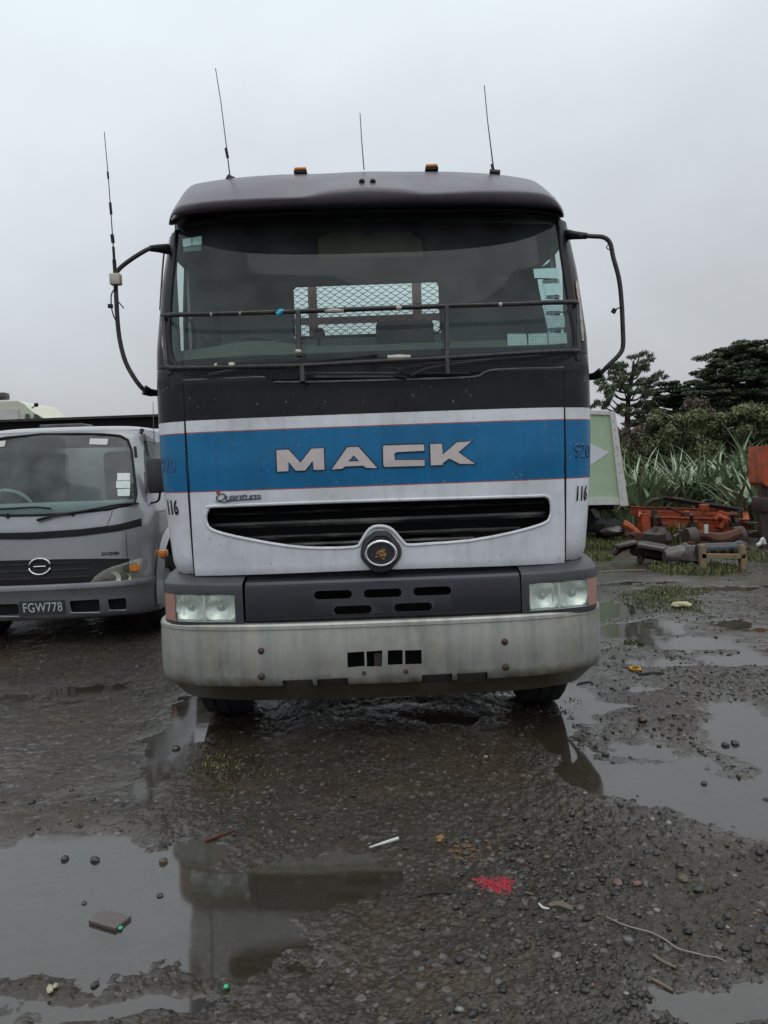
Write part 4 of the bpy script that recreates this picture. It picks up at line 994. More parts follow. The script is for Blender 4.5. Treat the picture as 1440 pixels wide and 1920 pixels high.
def ground_mat():
    if 'ground' in M: return M['ground']
    m = bpy.data.materials.new('wet_gravel'); m.use_nodes = True; t = m.node_tree; N = t.nodes; l = t.links.new; b = N['Principled BSDF']
    tc = N.new('ShaderNodeTexCoord'); P = tc.outputs['Object']
    def noise(sc, det=6, r=.6):
        n = N.new('ShaderNodeTexNoise'); n.inputs['Scale'].default_value = sc; n.inputs['Detail'].default_value = det; n.inputs['Roughness'].default_value = r; l(P, n.inputs['Vector']); return n.outputs[0]
    def mrange(src, a, b_, c, d):
        q = N.new('ShaderNodeMapRange'); q.inputs[1].default_value = a; q.inputs[2].default_value = b_; q.inputs[3].default_value = c; q.inputs[4].default_value = d; l(src, q.inputs[0]); return q.outputs[0]
    def mix(f, a, b_, mode='MIX'):
        q = N.new('ShaderNodeMix'); q.data_type = 'RGBA'; q.blend_type = mode
        if isinstance(f, float): q.inputs[0].default_value = f
        else: l(f, q.inputs[0])
        for s, x in ((6, a), (7, b_)):
            if isinstance(x, tuple): q.inputs[s].default_value = (*x, 1)
            else: l(x, q.inputs[s])
        return q.outputs[2]
    vo = N.new('ShaderNodeTexVoronoi'); vo.inputs['Scale'].default_value = 75; l(P, vo.inputs['Vector'])
    vo2 = N.new('ShaderNodeTexVoronoi'); vo2.inputs['Scale'].default_value = 48; l(P, vo2.inputs['Vector'])
    sp = N.new('ShaderNodeSeparateColor'); l(vo.outputs['Color'], sp.inputs[0])
    c = mix(mrange(noise(1.3), .38, .65, 0, 1), (.021, .016, .011), (.040, .026, .013))
    c = mix(mrange(noise(.75, 4), .48, .66, 0, .85), c, (.055, .031, .012))
    c = mix(mrange(noise(3.3, 5), .56, .75, 0, .55), c, (.010, .008, .006))
    c = mix(mrange(sp.outputs[0], .0, 1, .0, .9), c, mix(sp.outputs[1], (.006, .005, .004), (.070, .060, .048)))
    sp2 = N.new('ShaderNodeSeparateColor'); l(vo2.outputs['Color'], sp2.inputs[0])
    c = mix(mrange(sp2.outputs[2], .965, .975, 0, .7), c, (.13, .12, .11))
    c = mix(mrange(noise(6, 3), .66, .74, 0, .5), c, (.09, .045, .022))
    # moss and weeds in the verge at the back
    spz = N.new('ShaderNodeSeparateXYZ'); l(P, spz.inputs[0])
    mossf = N.new('ShaderNodeMath'); mossf.operation = 'MULTIPLY'; l(mrange(spz.outputs[1], 6.5, 13, 0, 1), mossf.inputs[0]); l(mrange(noise(.8, 6, .7), .48, .62, 0, .9), mossf.inputs[1])
    c = mix(mossf.outputs[0], c, (.055, .062, .018))
    far = mrange(spz.outputs[1], 20, 26, 0, 1); c = mix(far, c, (.05, .055, .02))
    l(c, b.inputs['Base Color'])
    # wetness: standing film in the low ground
    l(mrange(noise(1.1, 5, .65), .35, .65, .22, .5), b.inputs['Roughness']); b.inputs['Specular IOR Level'].default_value = .4
    wz = N.new('ShaderNodeMath'); wz.operation = 'MULTIPLY_ADD'; l(noise(2.0, 5, .6), wz.inputs[0]); wz.inputs[1].default_value = -.05; l(spz.outputs[2], wz.inputs[2])
    l(mrange(wz.outputs[0], -.036, -.008, .8, .05), b.inputs['Coat Weight']); b.inputs['Coat Roughness'].default_value = .17; b.inputs['Coat IOR'].default_value = 1.6
    bpc = N.new('ShaderNodeBump'); bpc.inputs['Strength'].default_value = .35; bpc.inputs['Distance'].default_value = .004; l(noise(60, 3), bpc.inputs['Height']); l(bpc.outputs[0], b.inputs['Coat Normal'])
    bp = N.new('ShaderNodeBump'); bp.inputs['Strength'].default_value = .55; bp.inputs['Distance'].default_value = .006
    ad = N.new('ShaderNodeMath'); ad.operation = 'ADD'; l(vo.outputs['Distance'], ad.inputs[0]); l(noise(150, 3), ad.inputs[1]); l(ad.outputs[0], bp.inputs['Height']); l(bp.outputs[0], b.inputs['Normal'])
    M['ground'] = m; return m
def water_mat():
    m = bpy.data.materials.new('puddle_water'); m.use_nodes = True; t = m.node_tree; N = t.nodes; N.clear(); l = t.links.new
    o = N.new('ShaderNodeOutputMaterial'); tr = N.new('ShaderNodeBsdfTransparent'); tr.inputs[0].default_value = (.62, .60, .55, 1)
    gl = N.new('ShaderNodeBsdfGlossy'); gl.inputs['Roughness'].default_value = .06; fr = N.new('ShaderNodeFresnel'); thin_ior(t, fr, 2.1)
    df = N.new('ShaderNodeBsdfDiffuse'); df.inputs[0].default_value = (.080, .066, .046, 1)
    m2 = N.new('ShaderNodeMixShader'); m2.inputs[0].default_value = .30; l(tr.outputs[0], m2.inputs[1]); l(df.outputs[0], m2.inputs[2])
    mx = N.new('ShaderNodeMixShader'); l(fr.outputs[0], mx.inputs[0]); l(m2.outputs[0], mx.inputs[1]); l(gl.outputs[0], mx.inputs[2]); l(mx.outputs[0], o.inputs[0])
    tc = N.new('ShaderNodeTexCoord'); n = N.new('ShaderNodeTexNoise'); n.inputs['Scale'].default_value = 3; n.inputs['Detail'].default_value = 2; l(tc.outputs['Object'], n.inputs['Vector'])
    bp = N.new('ShaderNodeBump'); bp.inputs['Strength'].default_value = .05; bp.inputs['Distance'].default_value = .02; l(n.outputs[0], bp.inputs['Height']); l(bp.outputs[0], gl.inputs['Normal']); l(bp.outputs[0], fr.inputs['Normal'])
    return m
build_ground()
mb = MB(); mb.add([(-2.2, 1.6, 0), (2.2, 1.6, 0), (16, 13, 0), (-16, 13, 0)], [(0, 1, 2, 3)])
tag(mb.build('puddle_water', water_mat(), smooth=False), 'shallow rainwater lying in the hollows of the yard', kind='structure')
# ---- gravel: loose stones
def stone_field(name, n, ylo, yhi, smin, smax, matl, seed, dens, label):
    rg = np.random.default_rng(seed)
    ico = bmesh.new(); bmesh.ops.create_icosphere(ico, subdivisions=1, radius=1); bv = np.array([v.co[:] for v in ico.verts]); bf = np.array([[v.index for v in f.verts] for f in ico.faces]); ico.free()
    ys = ylo*(yhi/ylo)**rg.random(n*3); xs = (rg.random(n*3)*2-1)*.60*ys
    if dens is not None:
        keep = rg.random(n*3) < dens(xs, ys); xs, ys = xs[keep], ys[keep]
    xs, ys = xs[:n], ys[:n]; n = len(xs); hz = height(xs, ys)
    s = smin*(smax/smin)**(rg.random(n)**2.2)
    ang = rg.random(n)*6.283; sx = s*(.8+.5*rg.random(n)); sy = s*(.7+.4*rg.random(n)); sz = s*(.45+.3*rg.random(n))
    V = bv[None]*np.stack([sx, sy, sz], -1)[:, None, :]; V = V*(1+.60*(rg.random((n, len(bv), 1))-.5))
    ca, sa = np.cos(ang)[:, None], np.sin(ang)[:, None]
    X = V[..., 0]*ca-V[..., 1]*sa+xs[:, None]; Yv = V[..., 0]*sa+V[..., 1]*ca+ys[:, None]; Zv = V[..., 2]+(hz+sz*.10)[:, None]
    VV = np.stack([X, Yv, Zv], -1).reshape(-1, 3); FF = (bf[None]+(np.arange(n)*len(bv))[:, None, None]).reshape(-1, 3)
    me = bpy.data.meshes.new(name); me.vertices.add(len(VV)); me.vertices.foreach_set('co', VV.astype(np.float32).ravel())
    me.loops.add(FF.size); me.loops.foreach_set('vertex_index', FF.astype(np.int32).ravel()); me.polygons.add(len(FF))
    me.polygons.foreach_set('loop_start', np.arange(0, FF.size, 3, dtype=np.int32)); me.polygons.foreach_set('loop_total', np.full(len(FF), 3, np.int32)); me.update(); me.validate()
    me.attributes.new('tone', 'FLOAT', 'FACE').data.foreach_set('value', np.repeat(rg.random(n), len(bf)).astype(np.float32))
    me.materials.append(matl); o = bpy.data.objects.new(name, me); COL.objects.link(o); tag(o, label, kind='stuff'); return o
def stone_mat():
    m = mat('wet_stone', (.06, .06, .058), .38, bump=.3, bscale=120, rvar=.1); t = m.node_tree; N = t.nodes; b = N['Principled BSDF']; l = t.links.new
    a = N.new('ShaderNodeAttribute'); a.attribute_name = 'tone'; r = N.new('ShaderNodeValToRGB'); l(a.outputs['Fac'], r.inputs[0]); e = r.color_ramp.elements
    e[0].position = 0; e[0].color = (.012, .011, .010, 1); e[1].position = 1; e[1].color = (.24, .23, .20, 1)
    for p_, c in ((.4, (.028, .026, .022)), (.75, (.050, .046, .040)), (.92, (.085, .08, .07)), (.955, (.15, .085, .055)), (.97, (.20, .19, .17))):
        q = e.new(p_); q.color = (*c, 1)
    l(r.outputs[0], b.inputs['Base Color']); return m
M['stone'] = stone_mat()
def dn(xs, ys):
    h = height(xs, ys); f = np.clip(fbm(xs, ys, .9, 3, 55)*3-1.0, .05, 1)
    right = np.clip((xs/ys+.03)*2.4, .10, 1)
    return f*right*np.where(h > .002, 1, .10)
stone_field('gravel', 34000, 2.0, 12, .0028, .017, M['stone'], 5, dn, 'loose wet grey stones scattered over the yard')
# ================================================================== silver truck at left
def lin(px): return [(at(*q).z, q[2]) for q in px]
SV = Surf([(.2, 7.20), (.62, 7.13), (.78, 7.16), (1.10, 7.18), (1.30, 7.24), (1.5, 7.33), (2.0, 7.62), (2.12, 7.85)], [(.2, .97), (1.0, .995), (1.22, .985), (1.42, .94), (1.7, .895), (2.0, .855), (2.12, .84)], xc=at(77, 1060, 7.2).x, D=.36, n=3.8, bow=.10, slope=.03)
S = empty('silver_truck', (SV.xc, 8.0, 0), 'silver light truck with dark windscreen and plate FGW778, left of the blue and white truck', 'truck')
def mirror(poly): return [(2*77-u, v+.037*2*(u-77)) for u, v in poly]
ZS = lambda u, v: SV.hit(u, v).z
# screen outline (right half measured, left mirrored)
RH = [(77,814),(150,813.5),(190,814),(225,817),(240,825),(247,845),(252,890),(256,925),(253,942),(236,948),(200,955),(130,963),(77,966)]
RHp = [SV.hit(*q) for q in RH]
SGP = RHp + [Vector((2*SV.xc-p.x, 0, p.z)) for p in RHp[::-1][1:-1]]
sz0, sz1 = min(p.z for p in SGP), max(p.z for p in SGP)
bz0, bz1 = ZS(77, 1096), ZS(77, 1163)   # bumper top and bottom
mb = MB(); SG = []
zt_s = ZS(77, 801)
for side in (-1, 1):
    rows = []
    for z in sorted(set(list(np.linspace(bz0-.03, sz0, 22)) + list(np.linspace(sz0+.003, sz1-.003, 26)) + [sz1+.01, 2.02, 2.06])):
        if z > 2.03: continue
        if z <= sz0 or z >= sz1: xe = SV.xc
        else:
            l_, r_ = span(SGP, z); xe = r_-.004 if side > 0 else l_+.004
        t0 = abs(SV.theta(xe, z)); row = [SV.sec(side*(t0+(1-t0)*k/20), z) for k in range(21)]
        p = row[-1]; row += [Vector((p.x, y, z)) for y in (7.80, 7.95, 8.45, 8.75)]
        rows.append(row)
    n = len(rows[0]); fs = []
    for i in range(len(rows)-1):
        for k in range(n-1):
            zz = rows[i][0].z; y = rows[i][k].y
            if 1.38 < zz < 1.90 and abs(rows[i][k].x-SV.xc) > .955*SV.hw(zz) and y < 8.4 and abs(rows[i][k].x-SV.xc) > .5: SG.append((rows[i][k], rows[i][k+1], rows[i+1][k+1], rows[i+1][k])); continue
            if k >= n-5 and zz < .92 and k >= n-4: continue     # wheel arch
            fs.append((i*n+k, i*n+k+1, (i+1)*n+k+1, (i+1)*n+k))
    mb.add([p for r_ in rows for p in r_], fs)
sb = mb.build('cab_body', M['silver'], S, solid=.012)
# roof: low crown
mb = MB(); rows = []
for (k, z) in ((1.0, 2.012), (.985, 2.045), (.94, 2.07), (.8, 2.09), (.5, 2.10)):
    row = []
    for t in np.linspace(-1, 1, 41):
        p = SV.sec(t, 2.02); row.append(Vector((SV.xc+(p.x-SV.xc)*k, p.y+(1-k)*.8, z)))
    a_, c_ = row[0], row[-1]; row = [Vector((a_.x, 8.75, z))]+row+[Vector((c_.x, 8.75, z))]; rows.append(row)
row = [Vector((SV.xc+(p.x-SV.xc)*.6, 8.4, 2.105)) for p in rows[-1]]; rows.append(row)
mb.grid(rows); mb.build('roof', M['silver'], S)
mb = MB(); mb.box((SV.xc, 8.74, 1.4), (1.9, .03, 1.4)); mb.build('rear_panel', M['interior'], S, smooth=False)
mb = MB(); rows = []
for z in np.linspace(sz0+.002, sz1-.002, 30):
    l_, r_ = span(SGP, z); rows.append([SV.pt(l_+(r_-l_)*k/24, z, -.006) for k in range(25)])
mb.grid(rows); mb.build('windscreen', M['glass2'], S)
mb = MB(); mb.tube([SV.pt(p.x, p.z, .0) for p in SGP], .013, 6, closed=True); mb.build('windscreen_seal', M['black'], S)
# sun band inside top of the screen, dash, wheel, seats, mirror
mb = MB(); mb.prism(pz([(-120,812),(250,806),(250,838),(-120,846)], 7.85), (0, .02, 0)); mb.build('sun_band', M['seat'], S, smooth=False)
mb = MB(); mb.box((SV.xc, 7.75, 1.28), (1.8, .5, .12)); mb.build('dashboard', M['interior'], S, bevel=.03)
mb = MB(); cw2 = at(22, 945, 7.72); rw2 = Matrix.Rotation(R(45), 3, 'X')
mb.tube([cw2+rw2 @ Vector((.2*math.cos(a), 0, .2*math.sin(a))) for a in np.linspace(0, 2*math.pi, 25)[:-1]], .016, 6, closed=True); mb.build('steering_wheel', M['sticker'], S)
for dx in (-.45, .45): mb = MB(); mb.box((SV.xc+dx, 8.45, 1.45), (.5, .15, .8)); mb.build('seat', M['seat'], S, bevel=.05)
def slabel(poly, m=None, off=.003, name='window_label', dy=.002):
    P = [SV.hit(*q) for q in poly]; P = [SV.pt(p.x, p.z, off) for p in P]; mb = MB(); mb.prism(P, (0, dy, 0)); return mb.build(name, m or M['sticker'], S, smooth=False)
slabel([(169,822),(203,822.5),(201,834),(167.5,833)], M['offwhite']); slabel([(-20,829),(11,826),(9,837),(-20,840)], M['offwhite'])
slabel([(220,887),(244,887),(244,900),(220,901)]); slabel([(218,902),(244,901),(244,915),(218,915)]); slabel([(220,917),(244,916),(243,930),(221,930)])
# wipers
for pts in ([(72,975),(100,968),(135,962),(180,954),(230,945),(262,944)], [(-60,962),(-20,956),(30,953),(70,951),(98,953)]):
    P = [SV.hit(*q) for q in pts]; mb = MB(); mb.tube(smooth_path([SV.pt(p.x, p.z, .03) for p in P], 4), [.014]*4+[.010]*(len(smooth_path(P, 4))-4), 6); mb.build('wiper', M['black'], S)
for u, v in ((15, 967), (137, 963)): mb = MB(); p = SV.hit(u, v); mb.tube([p+Vector((0, -.01, .02)), p+Vector((0, -.02, -.02))], .012, 6); mb.build('washer_jet', M['black'], S)
# black swoosh band, grille, badge, seam line
def band(top, bot, off, m_, name, n=30):
    us = np.linspace(max(top[0][0], bot[0][0]), min(top[-1][0], bot[-1][0]), n); mb = MB(); rows = [[] for _ in range(9)]
    for u in us:
        a = SV.hit(u, float(np.interp(u, [q[0] for q in top], [q[1] for q in top]))); b_ = SV.hit(u, float(np.interp(u, [q[0] for q in bot], [q[1] for q in bot])))
        rows[0].append(SV.pt(a.x, a.z, -.005)); rows[-1].append(SV.pt(b_.x, b_.z, -.005))
        for j in range(1, len(rows)-1):
            q = (j-1)/(len(rows)-3); rows[j].append(SV.pt(a.x+(b_.x-a.x)*q, a.z-.003+(b_.z+.006-a.z)*q, off))
    mb.grid(rows); return mb.build(name, m_, S)
band([(-115,1010),(0,999),(60,998),(150,992),(220,983),(266,971)], [(-115,1022),(0,1012),(60,1012),(150,1006),(220,997),(267,986)], .006, M['black'], 'black_trim_band')
band([(-115,1058),(0,1051),(120,1048),(180,1047),(243,1047)], [(-115,1110),(0,1106),(60,1105),(160,1101),(243,1100)], .008, M['black'], 'grille')
for v in (1056, 1068, 1082): 
    band([(-40,v+4),(168,v-4)], [(-40,v+7.5),(168,v-.5)], .018, M['darkmetal'], 'grille_slat', 20)
cB = SV.hit(77, 1061.5); mb = MB()
for a0, a1 in ((-80, 80), (100, 260)):
    mb.tube([SV.pt(cB.x+.098*math.sin(R(a))*1.0, cB.z+.074*math.cos(R(a)), .028) for a in np.linspace(a0, a1, 20)], [.004]+[.009]*18+[.004], 8)
mb.tube([SV.pt(cB.x-.055, cB.z, .028), SV.pt(cB.x+.055, cB.z, .028)], .008, 8); mb.build('badge', M['chrome'], S)
mb = MB(); mb.tube([SV.pt(SV.hit(u, v).x, SV.hit(u, v).z, .001) for u, v in ((211,958),(206,972),(200,988))], .003, 5); mb.tube([SV.pt(SV.hit(u, v).x, SV.hit(u, v).z, .001) for u, v in ((236,1000),(237,1020),(239,1044))], .003, 5); mb.build('panel_seam', M['inkblack'], S)
place_text('300', SV, 205, 1041, .030, 'model_badge', M['inkblack'], S, squash=1.5, bold=.02); place_text('IXC', SV, 189, 1042, .026, 'model_badge', M['inkblack'], S, squash=1.0, bold=.02) if False else None
place_text('IXOO', SV, 190, 1042, .030, 'model_badge', M['inkblack'], S, squash=1.45, bold=.03) if False else None
# headlights
for mir in (False, True):
    HL = [(165,1101),(170,1090),(178,1080),(192,1070),(212,1061),(240,1053),(262,1047),(268,1046),(270,1060),(270,1090),(262,1094),(220,1100)]
    P = [SV.hit(*q) for q in HL]
    if mir: P = [Vector((2*SV.xc-p.x, 0, p.z)) for p in P]
    c0 = sum((p.x for p in P))/len(P), sum((p.z for p in P))/len(P)
    nP = len(P); n_ = 8; mb = MB(); rows = []
    for k, off in ((1.0, -.004), (.97, .010), (.85, .018), (.6, .022), (.3, .024), (.01, .024)):
        rows.append([SV.pt(c0[0]+(p.x-c0[0])*k, c0[1]+(p.z-c0[1])*k, off) for p in P])
    mb.grid(rows, closed=True); hl = mb.build('headlamp', M['lens2'] if 'lens2' in M else M.setdefault('lens2', glass_mat('yellowed_lens', (.95, .93, .82), 1.5, .03, haze=.2, hcol=(.75, .72, .58))), S, ang=60)
    mb = MB(); rows = []
    for k, off in ((1.0, -.002), (.8, .001), (.01, .002)): rows.append([SV.pt(c0[0]+(p.x-c0[0])*k, c0[1]+(p.z-c0[1])*k, off) for p in P])
    mb.grid(rows, closed=True); mb.build('lamp_backing', M['yellowed'] if 'yellowed' in M else M.setdefault('yellowed', mat('yellowed_lamp', (.72, .66, .50), .4, .1, var=.35, vscale=14)), hl)
    for (u, v, r_) in ((215, 1083, .062), (240, 1082, .035)):
        p = SV.hit(u, v); x = 2*SV.xc-p.x if mir else p.x; y = SV.F(x, p.z); mb = MB(); mb.lathe([(-.008, r_), (-.004, r_*.8), (0, r_*.4), (.0, .001)], (x, y-.002, p.z), 'Y', 20); mb.build('reflector', M['reflector'], hl)
    if not mir or True:
        Q = [(244,1061),(262,1058),(263,1066),(256,1070),(246,1069)]; P = [SV.hit(*q) for q in Q]
        if mir: P = [Vector((2*SV.xc-p.x, 0, p.z)) for p in P]
        mb = MB(); mb.prism([SV.pt(p.x, p.z, .030) for p in P], (0, .006, 0)); mb.build('indicator', M['amber'], hl, smooth=False)
# bumper
mb = MB(); rows = []
BS = Surf([(z, y-.05) for z, y in SV.ycs], [(a, b_+.015) for a, b_ in SV.hws], xc=SV.xc, D=.36, n=3.8, bow=.10, slope=.03)
for q, off in ((0, -.06), (0, -.01), (.05, 0), (.14, .004), (.2, -.008), (.5, -.008), (.85, -.012), (.95, -.03), (1.0, -.06)):
    z = bz0+(bz1-bz0)*q; row = [BS.sec(t, z)+Vector((0, -off, 0)) for t in np.linspace(-1, 1, 81)]
    a_, c_ = row[0], row[-1]; row = [Vector((a_.x, 7.9, z))]+row+[Vector((c_.x, 7.9, z))]; rows.append(row)
mb.grid(rows); sbmp = mb.build('bumper', M['silverd'], S, solid=.01)
cs = []
def rr(q):
    P = [BS.hit(*c) for c in q]; x0, x1 = P[0].x, P[1].x; zt, zb = P[0].z, P[1].z; r_ = .018
    out_ = []
    for cx, cz, a0 in ((x1-r_, zt-r_, 90), (x0+r_, zt-r_, 180), (x0+r_+.006, zb+r_, 270), (x1-r_-.006, zb+r_, 360)):
        for k in range(5):
            a = R(a0-90+90*k/4) if True else 0
            out_.append(Vector((cx+r_*math.cos(a), 0, cz+r_*math.sin(a))))
    ym = BS.F((x0+x1)/2, .5); mb = MB(); mb.prism([Vector((p.x, ym-.10, p.z)) for p in out_], (0, .19, 0)); return mb.build('cutter', M['void'], None, smooth=False)
for q in ([(129,1127),(188,1146)], [(201,1124),(238,1142)], [(-34,1134),(36,1153)], [(-83,1136),(-47,1155)]): cs.append(rr(q))
cut(sbmp, cs)
mb = MB(); rows = [[BS.sec(t, z)+Vector((0, .06, 0)) for t in np.linspace(-.97, .97, 30)] for z in (bz0-.03, bz1+.03)]; mb.grid(rows); mb.build('bumper_backing', M['void'], sbmp)
for (u0, u1, v) in ((132, 187, 1149), (204, 237, 1144.5), (-30, 37, 1156.5)):
    mb = MB(); mb.tube([BS.pt(BS.hit(u, v-.05*(u-(u0+u1)/2)).x, BS.hit(u, v).z, .0) for u in np.linspace(u0, u1, 6)], .005, 6); mb.build('bumper_trim', M['silver'], sbmp)
# number plate
P = [BS.hit(*q) for q in [(36,1128),(121,1125),(121,1150),(36,1154)]]; P = [BS.pt(p.x, p.z, .012) for p in P]
mb = MB(); mb.prism(P, (0, .008, 0)); pl = mb.build('number_plate', M['plate'] if 'plate' in M else M.setdefault('plate', mat('dark_plate', (.06, .065, .07), .4)), S, smooth=False)
BT = Surf([(z, y-.013) for z, y in BS.ycs], BS.hws, xc=BS.xc, D=.36, n=3.8, bow=.10, slope=.03)
cu = bpy.data.curves.new('t', 'FONT'); cu.body = 'FGW778'; cu.size = 1; cu.offset = .012; cu.space_character = 1.08
to = bpy.data.objects.new('t', cu); COL.objects.link(to); dg = bpy.context.evaluated_depsgraph_get(); me = bpy.data.meshes.new_from_object(to.evaluated_get(dg)); bpy.data.objects.remove(to)
w_ = max(q.co.x for q in me.vertices); h_ = max(q.co.y for q in me.vertices); A, B_ = BT.hit(44, 1150), BT.hit(118, 1146)
for q in me.vertices:
    x = A.x+(B_.x-A.x)*q.co.x/w_; z = A.z+.008+.088*q.co.y/h_; q.co = (x, BT.F(x, z)-.003, z)
me.materials.clear(); me.materials.append(M['platet'] if 'platet' in M else M.setdefault('platet', mat('plate_characters', (.62, .66, .68), .4))); o = bpy.data.objects.new('plate_characters', me); COL.objects.link(o); setpar(o, pl)
# model badge (letters as they read, blurred in the photo)
place_text('IXOO', SV, 190, 1041.5, .033, 'model_badge', M['inkblack'], S, squash=1.35, bold=.04)
# right flank: mirror, arch, indicator, wheel, window
mb = MB(); xr = SV.xc+SV.hw(1.6)
for side in (-1, 1):
    g = MB()
    for q in SG:
        if (q[0].x-SV.xc)*side > 0: g.add(list(q), [(0, 1, 2, 3)])
    g.build('door_window', M['glass2'], S)
    g = MB(); g.box((SV.xc+side*(.80), 8.3, 1.6), (.02, .9, .9)); g.build('door_lining', M['seat'], S, smooth=False)
    X2 = SV.xc+side*SV.hw(1.0)
    mb = MB(); rows = []
    for a in np.linspace(-.15, math.pi*.95, 16): rows.append([Vector((X2+side*x, 7.98-.50*math.cos(a)*r_, .42+.56*math.sin(a)*r_)) for x, r_ in ((-.15, .93), (.03, .93), (.045, 1.0), (.0, 1.10))])
    mb.grid(rows); mb.build('wheel_arch', M['silver'], S, solid=.008)
    wheel((X2-side*.13, 8.0, .39), .39, .2, S, side)
    mb = MB(); mb.box((X2+side*.02, 7.62, .80), (.09, .15, .075)); mb.build('side_indicator', M['amber'], S, bevel=.02)
MC = (at(292, 891, 7.55)); mb = MB(); mb.box(MC, (.175, .10, .35)); mb.build('mirror', M['mirrorm'] if 'mirrorm' in M else M.setdefault('mirrorm', mat('mirror_housing', (.035, .033, .038), .45, var=.2)), S, bevel=.045)
mb = MB(); mb.tube(smooth_path([at(257, 925, 7.72), at(266, 931, 7.62), at(273, 941, 7.58), at(285, 943, 7.56), at(297, 938, 7.55), at(300, 924, 7.55)], 5), .011, 6); mb.tube(smooth_path([at(240, 943, 7.7), at(262, 944, 7.62), at(285, 943, 7.56)], 4), .010, 6); mb.build('mirror_bracket', M['black'], S)
mb = MB(); mb.tube([at(290, 834, 7.9), at(288, 800, 7.95), at(287, 753, 8.0)], [.006, .004, .003], 5); mb.build('antenna', M['steelw'], S)
mb = MB(); mb.tube([SV.hit(254, 838)+Vector((0, -.01, 0)), SV.hit(256, 856)+Vector((0, -.01, 0))], .014, 6); mb.build('pillar_clip', M['black'], S)
p = at(125, 797, 8.2); mb = MB(); mb.box((p.x, p.y, 2.115), (.45, .3, .05)); mb.build('roof_hatch', M['scrapgrey'], S, bevel=.01)
mb = MB(); mb.box((SV.xc, 8.35, .42), (1.6, 1.6, .20)); mb.build('underbody', M['void'], S, smooth=False)
for sx in (-.35, .35): mb = MB(); mb.box((SV.xc+sx, 10.2, .62), (.08, 4.6, .18)); mb.build('chassis_rail', M['darkmetal'], S, smooth=False)
for sx in (-.72, .72): wheel((SV.xc+sx, 11.2, .39), .39, .42, S, 1 if sx > 0 else -1)
mb = MB(); mb.box((SV.xc, 10.7, .85), (1.98, 3.4, .10)); mb.build('tray_deck', M['darkmetal'], S, smooth=False)
# ---- black tarped trailer behind
a, b_ = at(-60, 781, 12.6), at(330, 775, 12.6)
TR = empty('tarped_trailer', ((a.x+b_.x)/2-1, 13.8, 0), 'black sided trailer body standing behind the silver truck', 'trailer')
zt = b_.z; x0, x1 = a.x-5.0, b_.x+1.0
mb = MB(); mb.box(((x0+x1)/2, 13.85, (zt+.95)/2), (x1-x0, 2.4, zt-.95)); mb.build('trailer_body', M['tarmat'], TR, bevel=.03)
mb = MB(); mb.box(((x0+x1)/2, 12.62, zt-.02), (x1-x0, .05, .04)); mb.build('top_rail', M['darkmetal'], TR, smooth=False)
mb = MB(); mb.box(((x0+x1)/2, 13.85, .85), (x1-x0, 2.0, .2)); mb.build('trailer_frame', M['darkmetal'], TR, smooth=False)
for x in (x0+1.2, x0+2.4, x1-3.0, x1-1.8): wheel((x, 12.95, .5), .5, .3, TR, -1); wheel((x, 14.75, .5), .5, .3, TR, 1)
for o_ in [q for q in bpy.data.objects if q.parent == TR and q.name.startswith('wheel')]:
    pass
# ---- cream truck cab beyond
Yc = 17.5
CT = empty('cream_truck', tuple(at(0, 850, Yc+1)*1), 'cream truck cab with grey roof light bar, seen over the black trailer at far left', 'truck'); CT.location.z = 0
def cp(u, v, Y=Yc): return at(u, v, Y)
xl, xr_ = cp(-110, 780).x, cp(60, 780).x; ztop = cp(0, 752).z
mb = MB(); rows = []
for y in (Yc+.1, Yc+2.0):
    rows.append([Vector((x, y, z)) for x, z in ((xl, .9), (xl, ztop-.5), (xl+.1, ztop-.08), (xl+.35, ztop), (cp(30, 752).x, ztop), (cp(42, 757).x, ztop-.08), (cp(56, 770).x, ztop-.25), (cp(80, 781).x, ztop-.42), (cp(84, 790).x, .9))])
mb.grid(rows); P = rows[0]; mb.add(P, [tuple(range(9))]); P = rows[1]; mb.add(P, [tuple(range(9))]); mb.build('cab_body', M['cream'], CT)
p = cp(8, 743, Yc+.3); mb = MB(); mb.box((p.x-.3, p.y, p.z), (.75, .25, .16)); mb.build('roof_light_bar', M['scrapgrey'], CT, bevel=.03)
p = cp(68, 759, Yc-.1); mb = MB(); mb.ell(p, (.05, .05, .05)); mb.tube([p, cp(60, 765, Yc+.1)], .015, 5); mb.build('mirror_knob', M['black'], CT)
for q in ([(47,776),(54,776),(56,785),(47,785)], [(64,776),(72,778),(78,785),(62,785)]):
    mb = MB(); mb.prism([cp(u, v, Yc+.06) for u, v in q], (0, .02, 0)); mb.build('side_glass', M['greenglass'] if 'greenglass' in M else M.setdefault('greenglass', mat('green_tinted_glass', (.05, .10, .06), .15)), CT, smooth=False)
mb = MB(); mb.prism([cp(-100, 770, Yc+.07), cp(34, 767, Yc+.07), cp(36, 800, Yc+.07), cp(-100, 803, Yc+.07)], (0, .01, 0)); mb.build('windscreen_panel', M['offwhite'], CT, smooth=False)
p = cp(96, 781, Yc); mb = MB(); mb.box((p.x, p.y+.6, p.z-.3), (.40, .5, .62)); mb.build('rear_locker', M['offwhite'], CT, bevel=.02)
for x in (xl+.3, xr_-.2): wheel((x, Yc+.9, .5), .5, .3, CT, 1)
